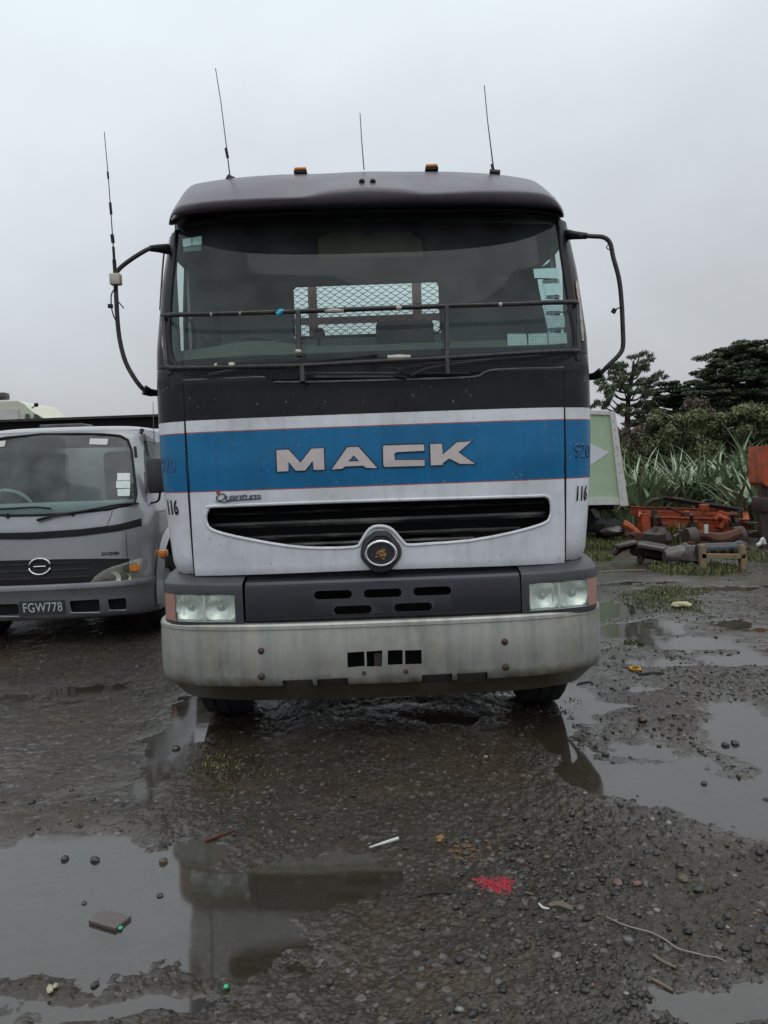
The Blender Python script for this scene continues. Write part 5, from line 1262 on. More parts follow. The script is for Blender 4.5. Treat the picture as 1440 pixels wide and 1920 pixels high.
# ================================================================== right background
YG = 14.2
def gp_(u, v, Y=YG): return at(u, v, Y)
GT = empty('box_body', (gp_(1120, 900).x-1, YG+1, 0), 'pale green box body with white frame and diamond, right of the big truck', 'truck body')
A = [gp_(960,766), gp_(1148,772.5), gp_(1166,946), gp_(960,952)]
mb = MB(); mb.prism(A, (0, 2.2, 0)); mb.build('side_panel', M['palegreen'], GT, smooth=False)
def slab(q, name, m_, th=.04, off=.03, par=GT):
    P = [gp_(u, v)+Vector((0, -off, 0)) for u, v in q]; mb = MB(); mb.prism(P, (0, th, 0)); return mb.build(name, m_, par, smooth=False)
slab([(960,765),(1144,771),(1144,778),(960,773)], 'top_rail', M['offwhite'])
slab([(960,934),(1163,934),(1164,946),(960,948)], 'bottom_rail', M['offwhite'])
slab([(1142,771),(1152,772),(1177,948),(1162,948)], 'corner_post', M['offwhite'], .10, .05)
slab([(1030,856),(1096,824),(1103,831),(1142,848),(1103,875),(1090,884)], 'diamond_mark', M['diamond'], .006, .008)
for v in (790,806,822,838,854,870,886,902,918,934): 
    mb = MB(); u = 1144+(v-772)*.112; p = gp_(u+3, v); mb.box((p.x, p.y-.055, p.z), (.012, .01, .012)); mb.build('rivet', M['rust'], GT, smooth=False)
mb = MB(); a, b_ = gp_(960, 960), gp_(1160, 955); mb.box(((a.x+b_.x)/2, YG+1.2, .72), (b_.x-a.x, 1.8, .16)); mb.build('subframe', M['void'], GT, smooth=False)
mb = MB(); mb.box(((a.x+b_.x)/2, YG+1.7, .45), (b_.x-a.x, .5, .7)); mb.build('tool_locker', M['void'], GT, smooth=False)
for u in (1010, 1090): p = gp_(u, 990); wheel((p.x, YG+.8, .45), .45, .5, GT, 1)
mb = MB(); rows = []
for t in np.linspace(0, 1, 8):
    p = gp_(1104+26*t, 955+50*t**1.6, YG+.25); rows.append([p, p+Vector((.10, .02, .02)), p+Vector((.12, .45, 0))])
mb.grid(rows); mb.build('mudflap', M['scrapgrey'], GT, solid=.01)
mb = MB(); mb.ell(gp_(1152, 996, YG-.2), (.26, .18, .09), 12, 6, jit=.15); mb.build('spare_panel', M['scrapgrey'], GT)
mb = MB(); mb.ell(gp_(1135, 990, YG+.1), (.30, .3, .18), 10, 6, jit=.25); mb.build('torn_underside', M['void'], GT)
# ---- orange chassis frame with dark beam on it
YO = 14.0
OC = empty('orange_chassis', (gp_(1300, 980, YO).x, YO, 0), 'faded orange truck chassis frame lying low in front of the flax', 'chassis')
def beam(parent, name, m_, p0, p1, w, h_, flange=True):
    p0, p1 = Vector(p0), Vector(p1); mb = MB(); d = (p1-p0).normalized(); mb.bar(p0, p1, w*.25 if flange else w, h_)
    if flange:
        up = Vector((0, 0, h_/2)); mb.bar(p0+up, p1+up, w, h_*.08); mb.bar(p0-up, p1-up, w, h_*.08)
    return mb.build(name, m_, parent, smooth=False)
def O_(u, v, Y=YO): return at(u, v, Y)
beam(OC, 'side_rail', M['orange'], O_(1196, 979), O_(1404, 985), .12, .21)
beam(OC, 'side_rail', M['orange'], O_(1182, 957, 15.6), O_(1440, 966, 15.6), .12, .16)
beam(OC, 'top_plate', M['orange'], O_(1205, 960, 14.6), O_(1380, 963, 14.6), .12, .05, False)
for u in (1204, 1290, 1355, 1400): beam(OC, 'crossmember', M['orange'], O_(u, 981), O_(u-3, 961, 15.6), .10, .10, False)
beam(OC, 'upright', M['scrap'], O_(1227, 955, 13.9), O_(1227, 1002, 13.9), .08, .08, False)
mb = MB(); mb.box(O_(1210, 985, 13.85), (.14, .1, .42)); mb.build('end_plate', M['orange'], OC, smooth=False)
for (u, v, w, h_) in ((1320, 952, .14, .13), (1352, 978, .22, .2), (1300, 985, .12, .16)):
    mb = MB(); mb.box(O_(u, v, 13.95), (w, .12, h_)); mb.build('bracket', M['orange'], OC, bevel=.01)
mb = MB(); mb.tube([O_(1345, 968, 13.85), O_(1358, 974, 13.85), O_(1352, 990, 13.85)], [.07, .06, .05], 10); mb.build('tube_stub', M['orange'], OC)
mb = MB(); mb.tube([O_(1168, 982, 13.8), O_(1185, 990, 13.75), O_(1200, 1004, 13.7)], [.08, .06, .06], 8); mb.build('front_horn', M['orange'], OC)
mb = MB(); mb.tube(smooth_path([O_(1210, 955, 14.2), O_(1214, 944, 14.2), O_(1224, 937, 14.2), O_(1236, 936, 14.2)], 4), .03, 6); mb.build('loop_handle', M['scrap'], OC)
for u in (1410, 1425): beam(OC, 'stand_leg', M['scrap'], O_(u, 985, 13.8), O_(u-3, 1006, 13.8), .05, .05, False)
beam(OC, 'rear_plate', M['scrap'], O_(1395, 980, 13.8), O_(1436, 982, 13.8), .3, .03, False)
DB = empty('steel_beam', tuple(O_(1320, 940, 14.6)), 'long dark steel channel laid slanting across the orange chassis', 'beam'); 
beam(DB, 'web', M['scrap'], O_(1243, 934, 14.5), O_(1388, 957, 14.9), .05, .10, False)
beam(DB, 'flange', M['scrapgrey'], O_(1243, 931.5, 14.45), O_(1388, 954, 14.8), .22, .025, False)
# orange machine leg at the right edge
OM = empty('orange_machine', tuple(at(1450, 900, 12.5)), 'orange painted steel machine end standing at the right edge of the picture', 'machinery'); OM.location.z = 0
a = at(1429, 836, 12.5)
mb = MB(); P = [at(u, v, 12.5) for u, v in ((1430,836),(1520,836),(1520,912),(1438,912),(1431,905))]; mb.prism(P, (0, .5, 0)); mb.build('side_plate', M['orange'], OM, smooth=False)
mb = MB(); mb.box((a.x+.42, 12.75, .75), (.8, .4, .25)); mb.build('cross_tube', M['scrap'], OM, bevel=.03)
for dx in (.10, .75):
    mb = MB(); mb.box((a.x+dx, 12.7, .62), (.11, .12, 1.25)); mb.build('leg', M['scrap'], OM, smooth=False)
# loose scrap pieces tangled round the chassis
rs_ = np.random.default_rng(77)
for i, (u0, v0, u1, v1, Y, w, k, lb) in enumerate([(1262,1008,1300,1000,12.9,.06,'scrap','dark bar lying behind the gearbox casing'),(1288,1018,1352,1024,12.2,.05,'rust','rusty rod lying under the rear axle'),(1232,968,1262,1004,13.6,.07,'rust','rusty bar leaning on the left part of the orange chassis'),(1296,964,1310,1000,13.6,.06,'scrap','dark bar leaning on the middle of the orange chassis'),(1372,962,1392,1000,13.5,.07,'scrap','dark bar leaning on the right part of the orange chassis'),(1176,1000,1216,1010,13.2,.08,'rust','short rusty beam on the grass left of the orange chassis'),(1400,1000,1440,1012,12.6,.07,'scrap','dark bar on the gravel below the orange machine'),(1250,950,1330,972,14.2,.05,'rust','long rusty strip lying across the orange chassis')]):
    mb = MB(); a = at(u0, v0, Y); b_ = at(u1, v1, Y+.3); mid_ = (a+b_)/2+Vector((0, .1, rs_.uniform(-.05, .05))); mb.tube(smooth_path([a, mid_, b_], 3), [w*.6, w*.5, w*.45, w*.55, w*.5, w*.4, w*.35], 6); mb.box(mid_, (w*2.2, w*2, w*1.6)); tag(mb.build('scrap_bar', M[k]), lb, 'scrap bar', 'loose scrap round the orange chassis')
# rag
mb = MB(); mb.tube(smooth_path([at(1419, 1023, 12.2), at(1426, 1018, 12.2), at(1430, 1010, 12.2), at(1433, 1020, 12.2)], 4), [.02, .03, .035]+[.03]*10, 6); o = mb.build('scrap_rag', M['offwhite']); o['label'] = 'crumpled white rag on the ground by the orange machine'; o['category'] = 'rag'
# ---- axle and spring pieces in front
def lump(parent, name, m_, pts, rads, n=8): mb = MB(); mb.tube(smooth_path([gx(*p) for p in pts], 3), list(np.interp(np.linspace(0, len(pts)-1, (len(pts)-1)*3+1), range(len(rads)), rads)), n); return mb.build(name, m_, parent)
def gx(u, v, Y): return at(u, v, Y)
AX = empty('rusty_axle', tuple(gnd(1230, 1050)), 'dark rusty axle beam with bent arms lying on the gravel by the grass', 'scrap axle')
lump(AX, 'axle_beam', M['scrap'], [(1186, 1028, 11.6), (1205, 1030, 11.5), (1240, 1036, 11.4), (1262, 1042, 11.3)], [.10, .13, .13, .11], 8)
lump(AX, 'spring_arm', M['scrap'], [(1150, 1040, 11.6), (1160, 1030, 11.6), (1175, 1022, 11.6), (1192, 1019, 11.6)], [.04, .06, .07, .06], 6)
mb = MB(); mb.bar(gx(1156, 1024, 11.5), gx(1192, 1016, 11.5), .22, .035); mb.build('spring_plate', M['scrapgrey'], AX, smooth=False)
mb = MB(); mb.bar(gx(1196, 1021, 11.35), gx(1246, 1030, 11.2), .25, .04); mb.build('top_leaf', M['scrapgrey'], AX, smooth=False)
lump(AX, 'foot', M['scrap'], [(1200, 1040, 11.4), (1202, 1049, 11.4), (1196, 1053, 11.4)], [.05, .05, .04], 6)
lump(AX, 'foot', M['scrap'], [(1248, 1044, 11.2), (1254, 1056, 11.1), (1260, 1062, 11.0)], [.06, .05, .05], 6)
mb = MB(); mb.ell(gx(1232, 1012, 12.2), (.22, .2, .18), 10, 6, jit=.25); mb.build('hub', M['scrap'], AX)
G2 = empty('gearbox_casing', tuple(gnd(1300, 1050)), 'wet dark gearbox casing leaning beside the wooden trestle', 'gearbox')
mb = MB(); mb.lathe([(-.28, .01), (-.28, .09), (-.18, .14), (-.02, .17), (.0, .20), (.03, .20), (.04, .17), (.22, .15), (.26, .10), (.27, .01)], gx(1282, 1043, 11.0), 'X', 14); mb.build('casing', M['scrapgrey'], G2)
mb = MB(); mb.ell(gx(1297, 1048, 10.9), (.18, .2, .17), 12, 6, jit=.18); mb.build('end_cover', M['scrap'], G2)
lump(G2, 'linkage', M['scrap'], [(1296, 1058, 10.7), (1308, 1066, 10.5), (1318, 1073, 10.4)], [.04, .035, .03], 6)
mb = MB(); mb.bar(gx(1258, 1054, 10.9), gx(1272, 1056, 10.8), .2, .02); mb.build('loose_bracket', M['scrapgrey'], G2, smooth=False)
BX = empty('rear_axle', tuple(gx(1340, 1010, 12.4)), 'rusty rear axle with brake drums resting behind the trestle', 'scrap axle'); BX.location.z = 0
lump(BX, 'axle_tube', M['rust'], [(1298, 1004, 12.6), (1330, 1006, 12.5), (1350, 1012, 12.4), (1375, 1004, 12.4), (1388, 1000, 12.4)], [.09, .08, .12, .09, .10], 8)
for u, v in ((1296, 1010), (1384, 1008)): mb = MB(); p = gx(u, v, 12.5); mb.lathe([(-.08, .01), (-.08, .17), (.06, .19), (.08, .17), (.08, .01)], p, 'X', 14); mb.build('brake_drum', M['scrap'], BX)
mb = MB(); mb.tube([gx(1324, 984, 12.4), gx(1324, 1000, 12.4)], [.035, .03], 6); mb.build('drain_hose', M['offwhite'], BX)
lump(BX, 'stand', M['scrap'], [(1300, 1018, 12.4), (1298, 1032, 12.3)], [.05, .06], 6); lump(BX, 'stand', M['scrap'], [(1392, 1008, 12.4), (1400, 1030, 12.3)], [.05, .05], 6)
TS = empty('timber_trestle', tuple(gnd(1352, 1070)), 'old timber trestle carrying a black metal cylinder, right of the gearbox', 'trestle')
yt = gnd(1322, 1072).y
beam(TS, 'rail', M['wood'], at(1314, 1042, yt), at(1397, 1043, yt), .09, .055, False)
for u, v in ((1318, 1073), (1392, 1073)): beam(TS, 'leg', M['wood'], at(u, v+3, yt), at(u-1, 1022, yt), .09, .07, False); beam(TS, 'leg', M['wood'], at(u+3, v-6, yt+.6), at(u, 1026, yt+.5), .08, .06, False)
CY = empty('ram_cylinder', tuple(at(1350, 1033, yt+.1)), 'glossy black metal cylinder lying on the timber trestle', 'cylinder')
a = at(1350, 1031, yt+.25); mb = MB(); mb.lathe([(-.32, .01), (-.32, .085), (-.28, .10), (.22, .10), (.24, .12), (.30, .12), (.31, .01)], a, 'X', 18); mb.build('barrel', mat('gloss_black_steel', (.012, .013, .018), .2, 0, dirt=(.05, .05, .05), dscale=12), CY)
for dx in (-.2, -.08, .05, .16): mb = MB(); mb.box((a.x+dx, a.y-.09, a.z-.02), (.04, .06, .06)); mb.build('lug', M['scrap'], CY, bevel=.006)
# ================================================================== vegetation
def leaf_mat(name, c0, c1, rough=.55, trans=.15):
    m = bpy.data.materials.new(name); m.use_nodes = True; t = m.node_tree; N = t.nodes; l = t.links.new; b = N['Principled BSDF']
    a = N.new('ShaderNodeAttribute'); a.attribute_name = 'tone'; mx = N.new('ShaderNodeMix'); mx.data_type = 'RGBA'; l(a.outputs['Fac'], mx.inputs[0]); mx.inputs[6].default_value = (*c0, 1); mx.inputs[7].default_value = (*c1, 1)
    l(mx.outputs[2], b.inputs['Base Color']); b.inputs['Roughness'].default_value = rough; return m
LM = {'cedar': leaf_mat('cedar_needles', (.032, .046, .030), (.10, .13, .065)), 'pine': leaf_mat('pine_needles', (.034, .052, .030), (.10, .14, .065)),
      'olive': leaf_mat('olive_foliage', (.045, .054, .022), (.15, .17, .07)), 'brown': leaf_mat('russet_foliage', (.04, .026, .018), (.12, .075, .045)),
      'flax': leaf_mat('flax_leaf', (.085, .125, .06), (.38, .45, .30), .35), 'grass': leaf_mat('grass_blade', (.05, .06, .015), (.15, .165, .05), .6)}
def tone_mesh(name, V, Fq, tone, m_, parent, per=4, smooth=False):
    me = bpy.data.meshes.new(name); V = np.asarray(V, np.float32); Fq = np.asarray(Fq, np.int32)
    me.vertices.add(len(V)); me.vertices.foreach_set('co', V.ravel()); me.loops.add(Fq.size); me.loops.foreach_set('vertex_index', Fq.ravel()); me.polygons.add(len(Fq))
    me.polygons.foreach_set('loop_start', np.arange(0, Fq.size, per, dtype=np.int32)); me.polygons.foreach_set('loop_total', np.full(len(Fq), per, np.int32)); me.update(); me.validate()
    me.attributes.new('tone', 'FLOAT', 'FACE').data.foreach_set('value', np.asarray(tone, np.float32)); me.materials.append(m_)
    o = bpy.data.objects.new(name, me); COL.objects.link(o)
    if parent is not None: setpar(o, parent)
    return o
def leaves(clumps, per, size, rg, flat=1., aspect=.5):
    """clumps: (c, (rx,ry,rz), tone)"""
    V = []; T_ = []
    for c, r_, tn in clumps:
        n = int(per*max(.3, (r_[0]*r_[2])/.04)) if per < 0 else per
        d = rg.normal(size=(n, 3)); d /= np.linalg.norm(d, axis=1)[:, None]; rad = rg.random(n)**.45
        p = np.array(c)+d*rad[:, None]*np.array(r_)
        a = rg.normal(size=(n, 3)); a[:, 2] *= flat; a /= np.linalg.norm(a, axis=1)[:, None]; b_ = np.cross(a, rg.normal(size=(n, 3))); b_ /= np.linalg.norm(b_, axis=1)[:, None]
        s = size*(.6+.8*rg.random(n))[:, None]; a = a*s; b_ = b_*s*aspect
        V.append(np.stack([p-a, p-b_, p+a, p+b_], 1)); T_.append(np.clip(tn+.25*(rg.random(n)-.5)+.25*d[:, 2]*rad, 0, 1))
    V = np.concatenate(V).reshape(-1, 3); T_ = np.concatenate(T_); F_ = np.arange(len(V)).reshape(-1, 4); return V, F_, T_
bark = mat('dark_bark', (.045, .036, .028), .85, var=.3, vscale=20, bump=.4)
def tree_obj(name, loc, label, cat, group=None):
    return empty(name, loc, label, cat, group)
# -- sparse pine by the box body
def sparse_tree(Y, trunk_pts, ends, label, seed, msz=.30, matk='pine', base=None, per=170, size=.055):
    rg = np.random.default_rng(seed); b0 = at(*trunk_pts[0], Y); t_ = tree_obj('pine_tree', (b0.x, Y, 0), label, 'tree')
    mb = MB(); P = [Vector((b0.x, Y, -.1))]+[at(u, v, Y) for u, v in trunk_pts]; P = smooth_path(P, 4); mb.tube(P, list(np.linspace(.15, .03, len(P))), 7)
    cl = []
    for (u, v, r_) in ends:
        e = at(u, v, Y)+Vector((0, rg.uniform(-.9, .9), 0)); 
        cand = [q for q in P if q.z < e.z-.2] or P[:1]; s_ = min(cand, key=lambda q: (q-e).length+abs(q.z-(e.z-.8))*.3)
        mid_ = (s_+e)/2+Vector((0, 0, -.12)); mb.tube(smooth_path([s_, mid_, e], 3), [.045, .04, .035, .03, .025, .02, .015], 5)
        nsub = max(3, int(r_/5))
        for k in range(nsub+2):
            o = rg.normal(size=3)*np.array([r_/FPX*Y*.55, .25, r_/FPX*Y*.38]); cl.append((np.array(e)+o*1.15, (r_/FPX*Y*.50, .30, r_/FPX*Y*.34), .25+.5*rg.random()))
    mb.build('trunk', bark, t_)
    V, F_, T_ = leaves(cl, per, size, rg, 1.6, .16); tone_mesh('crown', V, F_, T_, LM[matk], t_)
ends = [(1186,672,9),(1176,680,8),(1222,674,8),(1212,684,8),(1153,686,8),(1145,700,9),(1165,696,10),(1186,700,10),(1200,694,7),(1135,712,8),(1150,716,10),(1172,716,11),(1192,718,8),(1210,712,8),(1224,712,9),(1219,716,7),(1130,728,8),(1142,736,9),(1160,730,9),(1124,752,7),(1135,748,7),(1150,754,8),(1176,738,8),(1196,742,7),(1207,736,7),(1195,760,7),(1213,762,8),(1170,762,9),(1185,780,9),(1160,775,8)]
sparse_tree(26, [(1172,850),(1176,800),(1178,750),(1186,700),(1188,676)], ends, 'thin open pine with tufted branches behind the pale green box body', 3, per=42, size=.10)
# -- layered cedars
def cedar(Y, u0, vbase, layers, label, seed, per=260, size=.075, name='cedar_tree'):
    rg = np.random.default_rng(seed); b0 = at(u0, vbase, Y); t_ = tree_obj(name, (b0.x, Y, 0), label, 'tree', 'layered cedar trees behind the scrap')
    zt = max(at(u, v, Y).z for u, v, *_ in layers); mb = MB(); mb.tube([(b0.x, Y, -.1), (b0.x+.1, Y, zt*.5), (b0.x, Y, zt)], [.32, .24, .06], 9); cl = []
    for (u, v, hw_, hh) in layers:
        c = at(u, v, Y); w_ = hw_/FPX*Y; s_ = Vector((b0.x, Y, max(.5, c.z-.35)))
        for dr in (-1, 1):
            e = c+Vector((dr*w_*.9, rg.uniform(-1.2, 1.2), rg.uniform(.0, .15))); mb.tube(smooth_path([s_, (s_+e)/2+Vector((0, 0, -.1)), e], 3), [.08, .07, .06, .05, .04, .03, .015], 5)
            n = max(4, int(w_*4.2))
            for k in range(n):
                q = rg.random()**.8; p = c+Vector((dr*w_*q, rg.uniform(-1.6, 1.6)*(1-.4*q), rg.normal()*hh/FPX*Y*.30+.10*q)); cl.append((np.array(p), (w_*.16+.12, .5, hh/FPX*Y*.26+.02), .15+.6*rg.random()))
    mb.build('trunk', bark, t_)
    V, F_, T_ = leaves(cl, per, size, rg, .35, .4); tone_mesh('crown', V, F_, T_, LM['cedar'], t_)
cedar(34, 1425, 880, [(1400,655,55,12),(1425,668,75,16),(1470,645,60,10),(1390,688,65,12),(1440,692,80,16),(1365,708,45,9),(1400,712,90,12),(1360,728,70,9),(1430,735,90,12),(1390,752,70,10),(1450,762,80,12),(1370,775,60,10),(1480,700,60,20),(1490,780,60,14),(1420,790,60,10),(1410,662,60,14),(1432,676,60,16),(1372,698,50,12),(1420,724,80,14),(1340,742,60,10),(1400,742,80,12),(1345,762,60,12),(1430,745,80,14),(1450,700,70,18),(1330,716,40,7),(1350,690,35,7),(1425,650,50,12),(1410,668,80,20),(1440,690,80,26),(1410,712,90,26),(1440,735,80,26),(1395,765,80,24),(1440,785,70,26)], 'wide dark cedar with flat layered boughs, tallest tree at the right', 11, per=210)
cedar(38, 1268, 880, [(1262,724,48,6),(1240,732,35,6),(1290,722,40,6),(1255,746,50,7),(1300,742,50,7),(1235,760,42,7),(1280,762,60,8),(1225,778,40,8),(1270,785,60,9),(1320,765,40,8),(1220,800,45,10),(1280,805,55,10),(1250,735,50,8),(1285,750,60,9),(1260,770,60,10),(1310,755,50,9),(1305,735,40,7),(1240,792,60,10)], 'lower dark cedar between the thin pine and the tall cedar', 12, per=210)
# -- bushes
def bush(Y, blobs, label, seed, matk='olive', per=420, size=.06, name='bush', stems=6):
    rg = np.random.default_rng(seed); us = [b_[0] for b_ in blobs]; p0 = at(sum(us)/len(us), 900, Y); t_ = empty(name, (p0.x, Y, 0), label, 'shrub')
    cl = []; mb = MB()
    for (u, v, ru, rv) in blobs:
        c = at(u, v, Y); w_, h_ = ru/FPX*Y, rv/FPX*Y
        mb.tube(smooth_path([Vector((p0.x+(c.x-p0.x)*.6, Y, -.05)), (Vector((p0.x, Y, 0))+c)/2+Vector((rg.normal()*.2, 0, 0)), c], 3), [.05, .05, .04, .04, .03, .02, .012], 5)
        for k in range(7):
            d = rg.normal(size=3); d /= np.linalg.norm(d); cl.append((np.array(c)+d*np.array([w_*.7, .7, h_*.7]), (w_*.45, .45, h_*.42), .15+.7*rg.random()))
        # upright twigs breaking the outline
        for k in range(5):
            x = c.x+rg.uniform(-w_, w_); z = c.z+h_*rg.uniform(.5, 1.0); mb.tube([(x, Y, z-.5), (x+rg.normal()*.1, Y, z+rg.uniform(0, .25))], [.012, .004], 4)
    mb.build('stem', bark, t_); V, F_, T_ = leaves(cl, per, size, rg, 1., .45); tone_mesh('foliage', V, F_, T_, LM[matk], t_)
bush(22.5, [(1200,850,45,45),(1175,880,35,50),(1230,870,40,45),(1205,900,60,30)], 'olive bush beside the pale green box body', 21, per=300)
bush(22, [(1255,825,45,42),(1280,798,38,36),(1240,800,30,30),(1300,860,60,40),(1250,885,50,40),(1310,895,50,30)], 'tall olive green bush in the middle behind the flax', 22, per=320)
bush(23, [(1340,815,50,40),(1370,850,55,45),(1325,790,34,28),(1320,880,40,40),(1350,905,50,25)], 'rounded dark olive bush right of the middle one', 23, per=320)
bush(21.5, [(1415,800,50,42),(1390,790,40,34),(1440,850,50,55),(1400,890,45,30),(1470,840,50,50)], 'yellowish olive bush below the tall cedar at the right', 24, per=320)
bush(24, [(1305,772,26,26),(1320,790,30,22),(1290,790,24,22)], 'russet half bare bush rising over the green ones', 25, 'brown', per=110, size=.05)
bush(24, [(1190,815,30,22),(1165,830,25,30),(1150,860,22,35)], 'russet brown bush below the thin pine', 26, 'brown', per=150, size=.05)
bush(24.5, [(1120,880,60,60),(1040,880,60,60)], 'dark bush hidden mostly behind the box body', 27, per=200)
bush(23, [(1540,860,70,60),(1630,850,70,60)], 'olive bush standing beyond the right edge of the yard', 28, per=200)
# -- flax clumps: strap leaves
def flax(u, v, Y, n, L_, seed, i):
    rg = np.random.default_rng(seed); b0 = gnd(u, v); b0 = Vector((at(u, v, Y).x, Y, .05)); V = []; F_ = []; T_ = []
    for k in range(n):
        az = rg.uniform(0, 2*math.pi); ln = L_*rg.uniform(.65, 1.15); w_ = rg.uniform(.036, .070); el = rg.uniform(R(55), R(86)); droop = rg.uniform(.5, 2.3)
        dx, dy = math.cos(az), math.sin(az); p = np.array([b0.x+rg.normal()*.16, b0.y+rg.normal()*.16, b0.z]); base = len(V); seg = 8; tn = rg.random()**1.3
        side = np.array([-dy, dx, 0])*w_
        for s_ in range(seg+1):
            q = s_/seg; ww = side*(1-q**2.2)*(.75+.5*math.sin(math.pi*min(q*1.5, 1))); fold = np.array([0, 0, w_*.35*(1-q)])
            V += [p-ww+fold, p.copy(), p+ww+fold]
            e_ = el-droop*q**1.6; p = p+np.array([dx*math.cos(e_), dy*math.cos(e_), math.sin(e_)])*ln/seg
            p[2] = max(p[2], .03)
            if s_ < seg:
                b_ = base+s_*3
                F_ += [(b_, b_+1, b_+4, b_+3), (b_+1, b_+2, b_+5, b_+4)]; T_ += [tn, min(1, tn+.12)]
    o = tone_mesh('flax_plant', np.array(V), np.array(F_), T_, LM['flax'], None)
    lab = FLAX_L[i % len(FLAX_L)]; tag(o, lab, 'plant', 'flax clumps along the back of the yard')
FL_ = [(1190,960,17.0,46,1.5),(1222,962,17.4,44,1.45),(1262,960,17.2,48,1.5),(1300,958,17.8,48,1.55),(1338,960,17.4,50,1.6),(1378,965,17.2,50,1.6),(1412,962,18.0,44,1.9),(1445,965,17.0,46,1.7),(1207,975,16.4,34,1.2),(1408,990,15.6,40,1.2),(1172,970,18.2,40,1.3),(1140,970,18.5,40,1.4),(1490,965,17.2,46,1.7),(1540,965,17.6,46,1.7),(1280,950,19.0,40,1.6),(1360,950,19.2,40,1.7)]
FLAX_L = ['flax clump with arching leaves just right of the pale green box body', 'second flax clump right of the box body', 'flax clump behind the left end of the dark beam', 'flax clump behind the middle of the dark beam', 'flax clump with broad pale leaves over the right half of the beam', 'flax clump with drooping leaves behind the end of the beam', 'upright spiky flax clump below the right hand bushes', 'flax clump cut by the right edge of the picture', 'small low flax clump at the left end of the orange chassis', 'low flax clump spilling over the right end of the chassis', 'flax clump half hidden by the corner of the box body', 'flax clump wholly behind the pale green box body', 'flax clump just past the right edge', 'flax clump further past the right edge', 'back row flax clump behind the beam', 'back row flax clump nearer the right edge']
for i, (u, v, Y, n, L_) in enumerate(FL_): flax(u, v, Y, int(n*1.35), L_*1.28, 100+i, i)
# dark undergrowth mass joining them
rg = np.random.default_rng(9); cl = []
for k in range(150):
    x = rg.uniform(3.0, 16); y = rg.uniform(18.5, 21.5); cl.append(((x, y, rg.uniform(.1, .9)), (.5, .5, .4), .1+.4*rg.random()))
V, F_, T_ = leaves(cl, 170, .07, rg, 1., .4); tag(tone_mesh('undergrowth', V, F_, T_, LM['olive'], None), 'dark tangled undergrowth behind the flax', kind='stuff')
rg = np.random.default_rng(19); cl = []
for k in range(520):
    y = rg.uniform(30, 44); x = rg.uniform(.22, .75)*y; cl.append(((x, y, rg.uniform(.2, 2.6)), (1.1, 1., .6), .1+.5*rg.random()))
V, F_, T_ = leaves(cl, 90, .16, rg, 1., .45); tag(tone_mesh('distant_scrub', V, F_, T_, LM['olive'], None), 'distant dark scrub under the cedars', kind='stuff')
# ---- grass and weeds
def grass(name, patches, label, seed, m_='grass', L_=.10):
    rg = np.random.default_rng(seed); V = []; T_ = []
    for (cx, cy, rx, ry, n, ll) in patches:
        a = rg.random(n)*6.283; r_ = rg.random(n)**.6; x = cx+rx*r_*np.cos(a); y = cy+ry*r_*np.sin(a); z = height(x, y)
        ln = ll*(.4+.9*rg.random(n)); az = rg.random(n)*6.283; ld = rg.random(n)*.8; w_ = .003+.004*rg.random(n)*(1+ll*8)
        dx, dy = np.cos(az), np.sin(az); b0 = np.stack([x, y, z-.005], -1); s = np.stack([-dy*w_, dx*w_, 0*w_], -1)
        t1 = b0+np.stack([dx*ln*ld*.4, dy*ln*ld*.4, ln*.6], -1); t2 = b0+np.stack([dx*ln*ld, dy*ln*ld, ln*(1-.3*ld)], -1)
        V.append(np.stack([b0-s, b0+s, t1+s*.7, t1-s*.7], 1)); V.append(np.stack([t1-s*.7, t1+s*.7, t2+s*.1, t2-s*.1], 1)); tt = rg.random(n); T_ += [tt, tt]
    V = np.concatenate(V).reshape(-1, 3); F_ = np.arange(len(V)).reshape(-1, 4); o = tone_mesh(name, V, F_, np.concatenate(T_), LM[m_], None); tag(o, label, kind='stuff')
def gpch(u, v, ru, rv, n, ll):
    c = gnd(u, v); return (c.x, (gnd(u, v-rv).y+gnd(u, v+rv).y)/2, ru/FPX*c.y, max(.1, (gnd(u, v-rv).y-gnd(u, v+rv).y)/2), n, ll)
grass('grass', [gpch(1130,1022,50,14,3800,.12), gpch(1110,1045,40,10,900,.06), gpch(1200,1010,70,12,3000,.22), gpch(1250,1015,40,12,1800,.38), gpch(1300,1070,80,12,1600,.09), gpch(1400,1045,60,14,900,.08), gpch(1240,1130,70,22,1500,.035), gpch(1270,1110,60,10,700,.04), gpch(1190,1205,20,5,160,.03), gpch(1350,1000,60,8,1500,.25), gpch(1180,990,40,8,1600,.45)], 'patchy yellow green grass round the scrap iron', 31)
grass('weeds', [gpch(400,1440,60,26,130,.022), gpch(420,1490,26,8,40,.014), gpch(470,1470,70,26,70,.016), gpch(1080,1318,22,12,90,.02), gpch(1062,1335,10,6,30,.02)], 'small weeds sprouting in front of the bumper', 32)
